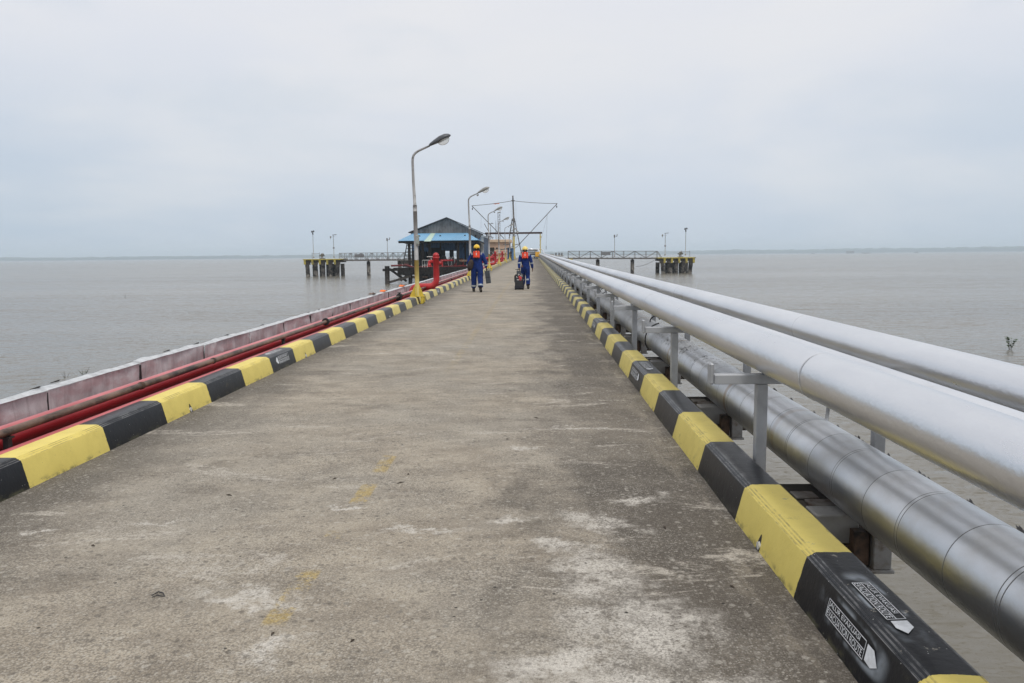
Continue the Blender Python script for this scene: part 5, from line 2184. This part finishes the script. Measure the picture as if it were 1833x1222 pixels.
for px_, w_, h_, y, m_, lb, nm in ((747, 1.0, 2.3, 100, 'dark', 'dark tarpaulined machine beside the end post of the canopy', 'covered_machine'),
                                   (780, 1.1, 2.0, 102, 'dark', 'big dark engine casing behind the red hydrant', 'engine_casing'),
                                   (795, .7, 1.5, 100.5, 'timber2', 'brownish pump block under the canopy, behind the hose reels', 'pump_block'),
                                   (826, .8, 1.1, 100, 'timber2', 'low dark tool chest beside the orange brown pipe', 'tool_chest')):
    q = at(px_, 478, y)
    t = thing(nm, lb, 'machine' if nm != 'tool_chest' else 'chest', (q.x, y, zfl))
    b = MB()
    b.box((-w_ / 2, -.4, .1), (w_ / 2, .4, h_ * .75), bev=.12)
    b.ellip((0, 0, h_ * .75), (w_ * .42, .38, h_ * .25), 12, 6)
    b.build('casing', m_, t)
    b = MB()
    b.box((-w_ / 2 - .05, -.45, 0), (w_ / 2 + .05, .45, .1))
    b.tube([(w_ * .3, -.45, .3), (w_ * .3, -.45, h_ * .6)], .05, 6)
    b.build('base_frame', 'grey', t)
q = at(829, 466.5, 99)
t = thing('brown_pipe', 'stubby orange brown pipe with flanges under the canopy, just before the stout worker', 'pipe', q)
b = MB()
b.tube([(-.55, 0, 0), (.65, 0, 0)], .13, 12)
b.build('pipe_body', 'peach', t)
b = MB()
b.tube([(-.6, 0, 0), (-.53, 0, 0)], .2, 12)
b.tube([(-.25, 0, 0), (-.2, 0, 0)], .19, 12)
b.tube([(.0, 0, -.8), (.0, 0, -.1)], .06, 8)
b.build('flange', 'red', t)
q = at(817, 474, 98.5)
t = thing('red_valve', 'squat red valve with a cone top under the canopy beside the hose reels', 'valve', q)
b = MB()
b.tube([(0, 0, -.15), (0, 0, .1), (0, 0, .5)], [.4, .3, .06], 14)
b.tube([(-.7, 0, -.1), (.8, 0, -.1)], .12, 10)
b.build('valve_body', 'reddark', t)
b = MB()
b.tube(arc((0, 0, .55), .16, 0, 2 * PI, 14, (1, 0, 0), (0, 1, 0)), .025, 6)
b.build('handwheel', 'red', t)
q = at(797, 466, 98)
t = thing('red_pipe_run', 'straight red pipe under the canopy passing behind the hydrant', 'pipe', q)
b = MB()
b.tube([(-.6, 0, 0), (1.0, 0, 0)], .12, 10)
b.build('pipe_body', 'red', t)
b = MB()
for x in (-.5, .8):
    b.box((x - .05, -.05, zfl - q.z), (x + .05, .05, -.1))
b.build('pipe_stand', 'grey', t)
# stair beside the end post
q = at(738, 478, YF)
t = thing('stair_ladder', 'dark steel stair frame at the seaward corner of the canopy', 'stair', (q.x - .5, YF + .2, zfl))
b = MB()
b.beam((-.7, 0, 0), (-.1, 0, 3.0), .1)
b.beam((.5, 0, 0), (.5, 0, 3.0), .1)
for k in range(7):
    z = .3 + k * .4
    b.beam((-.7 + .6 * z / 3, 0, z), (.5, 0, z), .07)
b.beam((.5, 0, .3), (1.2, 0, .3), .06)
b.beam((.5, 0, 1.5), (1.4, 0, 1.5), .06)
b.beam((.5, 0, 2.3), (1.4, 0, 2.3), .06)
b.build('stair_frame', 'timber', t)

# ------------------------------------------------------------------ boats far out, plants in the water
for px_, py_, Y, L, H, kind, lb in ((1455, 452.0, 2300, 11, 2.0, 0, 'tiny fishing boat with a thin mast, first from the mooring platform on the far water'),
                                    (1521.5, 452.0, 2600, 27, 7.5, 1, 'big boxy barge, the tallest vessel on the far water'),
                                    (1551.5, 452.0, 2300, 25, 1.9, 2, 'long low barge lying flat on the far water'),
                                    (1640, 451.6, 2300, 11, 3.2, 3, 'small launch with a raised cabin, last of the far vessels')):
    q = at(px_, 453, Y)
    t = thing('boat', lb, 'boat', (q.x, Y, WZ), 'vessels on the far water')
    b = MB()
    hull = [(-L / 2, H * .35 if kind != 1 else 2.2), (L / 2, H * .45 if kind != 1 else 2.2), (L / 2 - L * .07, -.3), (-L / 2 + L * .05, -.3)]
    b.prism(hull, -2.2, 2.2)
    b.build('hull', 'hull', t)
    b = MB()
    if kind == 0:
        b.box((-1.5, -1, H * .38), (1.5, 1, H))
        b.tube([(0, 0, 0), (0, 0, 6.5)], .12, 6)
    elif kind == 1:
        b.box((-L / 2 + .8, -2, 2.2), (L / 2 - .8, 2, H))
        b.box((L / 2 - 4, -1.6, H), (L / 2 - 1, 1.6, H + .8))
    elif kind == 2:
        b.box((-L / 2 + 1, -1.8, H * .36), (L / 2 - 3, 1.8, H * .9))
    else:
        b.box((-1, -1.3, H * .4), (4, 1.3, H))
        b.box((3.2, -1, H), (4.6, 1, H + .8))
    b.build('superstructure', 'grey' if kind else 'hull', t)


def sprig(name, label, px_, py_, h, nleaf, seed, spread=.35, stems=5):
    random.seed(seed)
    d = at(px_, py_, 10) - CAM
    k = (WZ - CAM.z) / d.z
    p = CAM + d * k
    t = thing(name, label, 'plant', p)
    sm, lf = MB(), MB()
    for i in range(stems):
        a = random.uniform(0, 2 * PI)
        tip = Vector((math.cos(a) * spread * h, math.sin(a) * spread * h, h * random.uniform(.65, 1)))
        base = Vector((random.uniform(-.02, .02), random.uniform(-.02, .02), -.1))
        mid = base.lerp(tip, .5) + Vector((0, 0, h * .1))
        sm.tube([base, mid, tip], [.006, .004, .002], 5)
        for j in range(nleaf):
            f = random.uniform(.25, 1)
            q = base.lerp(mid, f * 2) if f < .5 else mid.lerp(tip, f * 2 - 1)
            aa = random.uniform(0, 2 * PI)
            dv = Vector((math.cos(aa), math.sin(aa), random.uniform(-.1, .8))).normalized()
            sd = dv.cross(Vector((0, 0, 1))).normalized()
            ll, ww = h * .17 * random.uniform(.7, 1.2), h * .035
            lf.poly([q, q + dv * ll * .4 + sd * ww * 2.6, q + dv * ll, q + dv * ll * .4 - sd * ww * 2.6])
    sm.build('stem', 'twig', t)
    lf.build('leaves', 'leaf', t)
    return t


sprig('mangrove_seedling', 'leafy mangrove seedling standing in the water beyond the silver pipes', 1808, 625, .50, 9, 4, .35, 7)
sprig('mangrove_seedling', 'leafy sprig poking out of the water just beyond the foil topped wall', 150, 671, .20, 9, 5, .8, 5)
sprig('reed_tuft', 'thin sparse reed tuft in the water beside the leafy sprig', 117, 675, .17, 2, 6, .8, 4)
sprig('reed_tuft', 'tiny lone twig sticking out of the open water far from the wall', 224, 533, .42, 1, 8, .15, 3)

# ------------------------------------------------------------------ world, sun, render settings
W = bpy.data.worlds.new('World')
S.world = W
W.use_nodes = True
nt = W.node_tree
nt.nodes.clear()


class WG(NG):
    def __init__(s, t):
        s.t = t; s.n = t.nodes; s.l = t.links


g = WG(nt)
EL, AZ = R(62), R(150)
sky = g.new('ShaderNodeTexSky')
sky.sky_type = 'NISHITA'
sky.sun_disc = False
sky.sun_elevation = EL
sky.sun_rotation = AZ
sky.dust_density = 4
tc = g.new('ShaderNodeTexCoord')
vx, vy, vz = g.xyz(tc.outputs['Generated'])
el = g.ramp(vz, -.02, .32, smooth=False)
c = g.mix(g.ramp(vz, .0, .11), (.53, .605, .70), (.605, .66, .745))
c = g.mix(g.ramp(vz, .08, .32), c, (.725, .74, .79))
c = g.mix(g.ramp(vz, .4, 1.0), c, (.98, .98, 1.0))
side = g.math('ABSOLUTE', g.math('SUBTRACT', vx, .02))
low = g.math('SUBTRACT', 1.0, g.ramp(vz, .02, .26))
c = g.mix(g.math('MULTIPLY', g.math('MULTIPLY', g.ramp(side, .12, .62), low), .62), c, (.405, .51, .625))
mp = g.new('ShaderNodeMapping')
g.l.new(tc.outputs['Generated'], mp.inputs[0])
mp.inputs['Scale'].default_value = (1.3, 1.3, 4.2)
n1 = g.noise(mp.outputs[0], 1.7, 5, .5, .3)
c = g.mix(g.ramp(n1, .38, .66, 0, .48), c, (.79, .785, .785))
n2 = g.noise(mp.outputs[0], 2.9, 4, .5, .2)
c = g.mix(g.ramp(n2, .47, .70, 0, .36), c, (.55, .62, .70))
bg1 = g.new('ShaderNodeBackground')
g.l.new(c, bg1.inputs[0])
bg1.inputs[1].default_value = 1.0
bg2 = g.new('ShaderNodeBackground')
g.l.new(sky.outputs[0], bg2.inputs[0])
bg2.inputs[1].default_value = .05
ms = g.new('ShaderNodeMixShader')
ms.inputs[0].default_value = .06
g.l.new(bg1.outputs[0], ms.inputs[1]); g.l.new(bg2.outputs[0], ms.inputs[2])
wo = g.new('ShaderNodeOutputWorld')
g.l.new(ms.outputs[0], wo.inputs[0])

sun = bpy.data.lights.new('sun', 'SUN')
sun.energy = 1.4
sun.angle = R(16)
sun.color = (1, .96, .90)
so = bpy.data.objects.new('sun', sun)
COL.objects.link(so)
# nishita rotation is clockwise from +Y
dv = Vector((math.sin(AZ) * math.cos(EL), math.cos(AZ) * math.cos(EL), math.sin(EL)))
so.rotation_euler = dv.to_track_quat('Z', 'Y').to_euler()

S.render.engine = 'CYCLES'
S.view_settings.view_transform = 'Standard'
S.view_settings.look = 'None'
S.view_settings.exposure = 0.18
S.view_settings.gamma = 1
S.view_settings.use_curve_mapping = False
S.cycles.use_denoising = True
try:
    S.cycles.denoiser = 'OPENIMAGEDENOISE'
except Exception:
    pass
S.cycles.max_bounces = 6
S.cycles.volume_bounces = 1
S.cycles.transparent_max_bounces = 8
S.cycles.use_adaptive_sampling = True
S.cycles.adaptive_threshold = .01
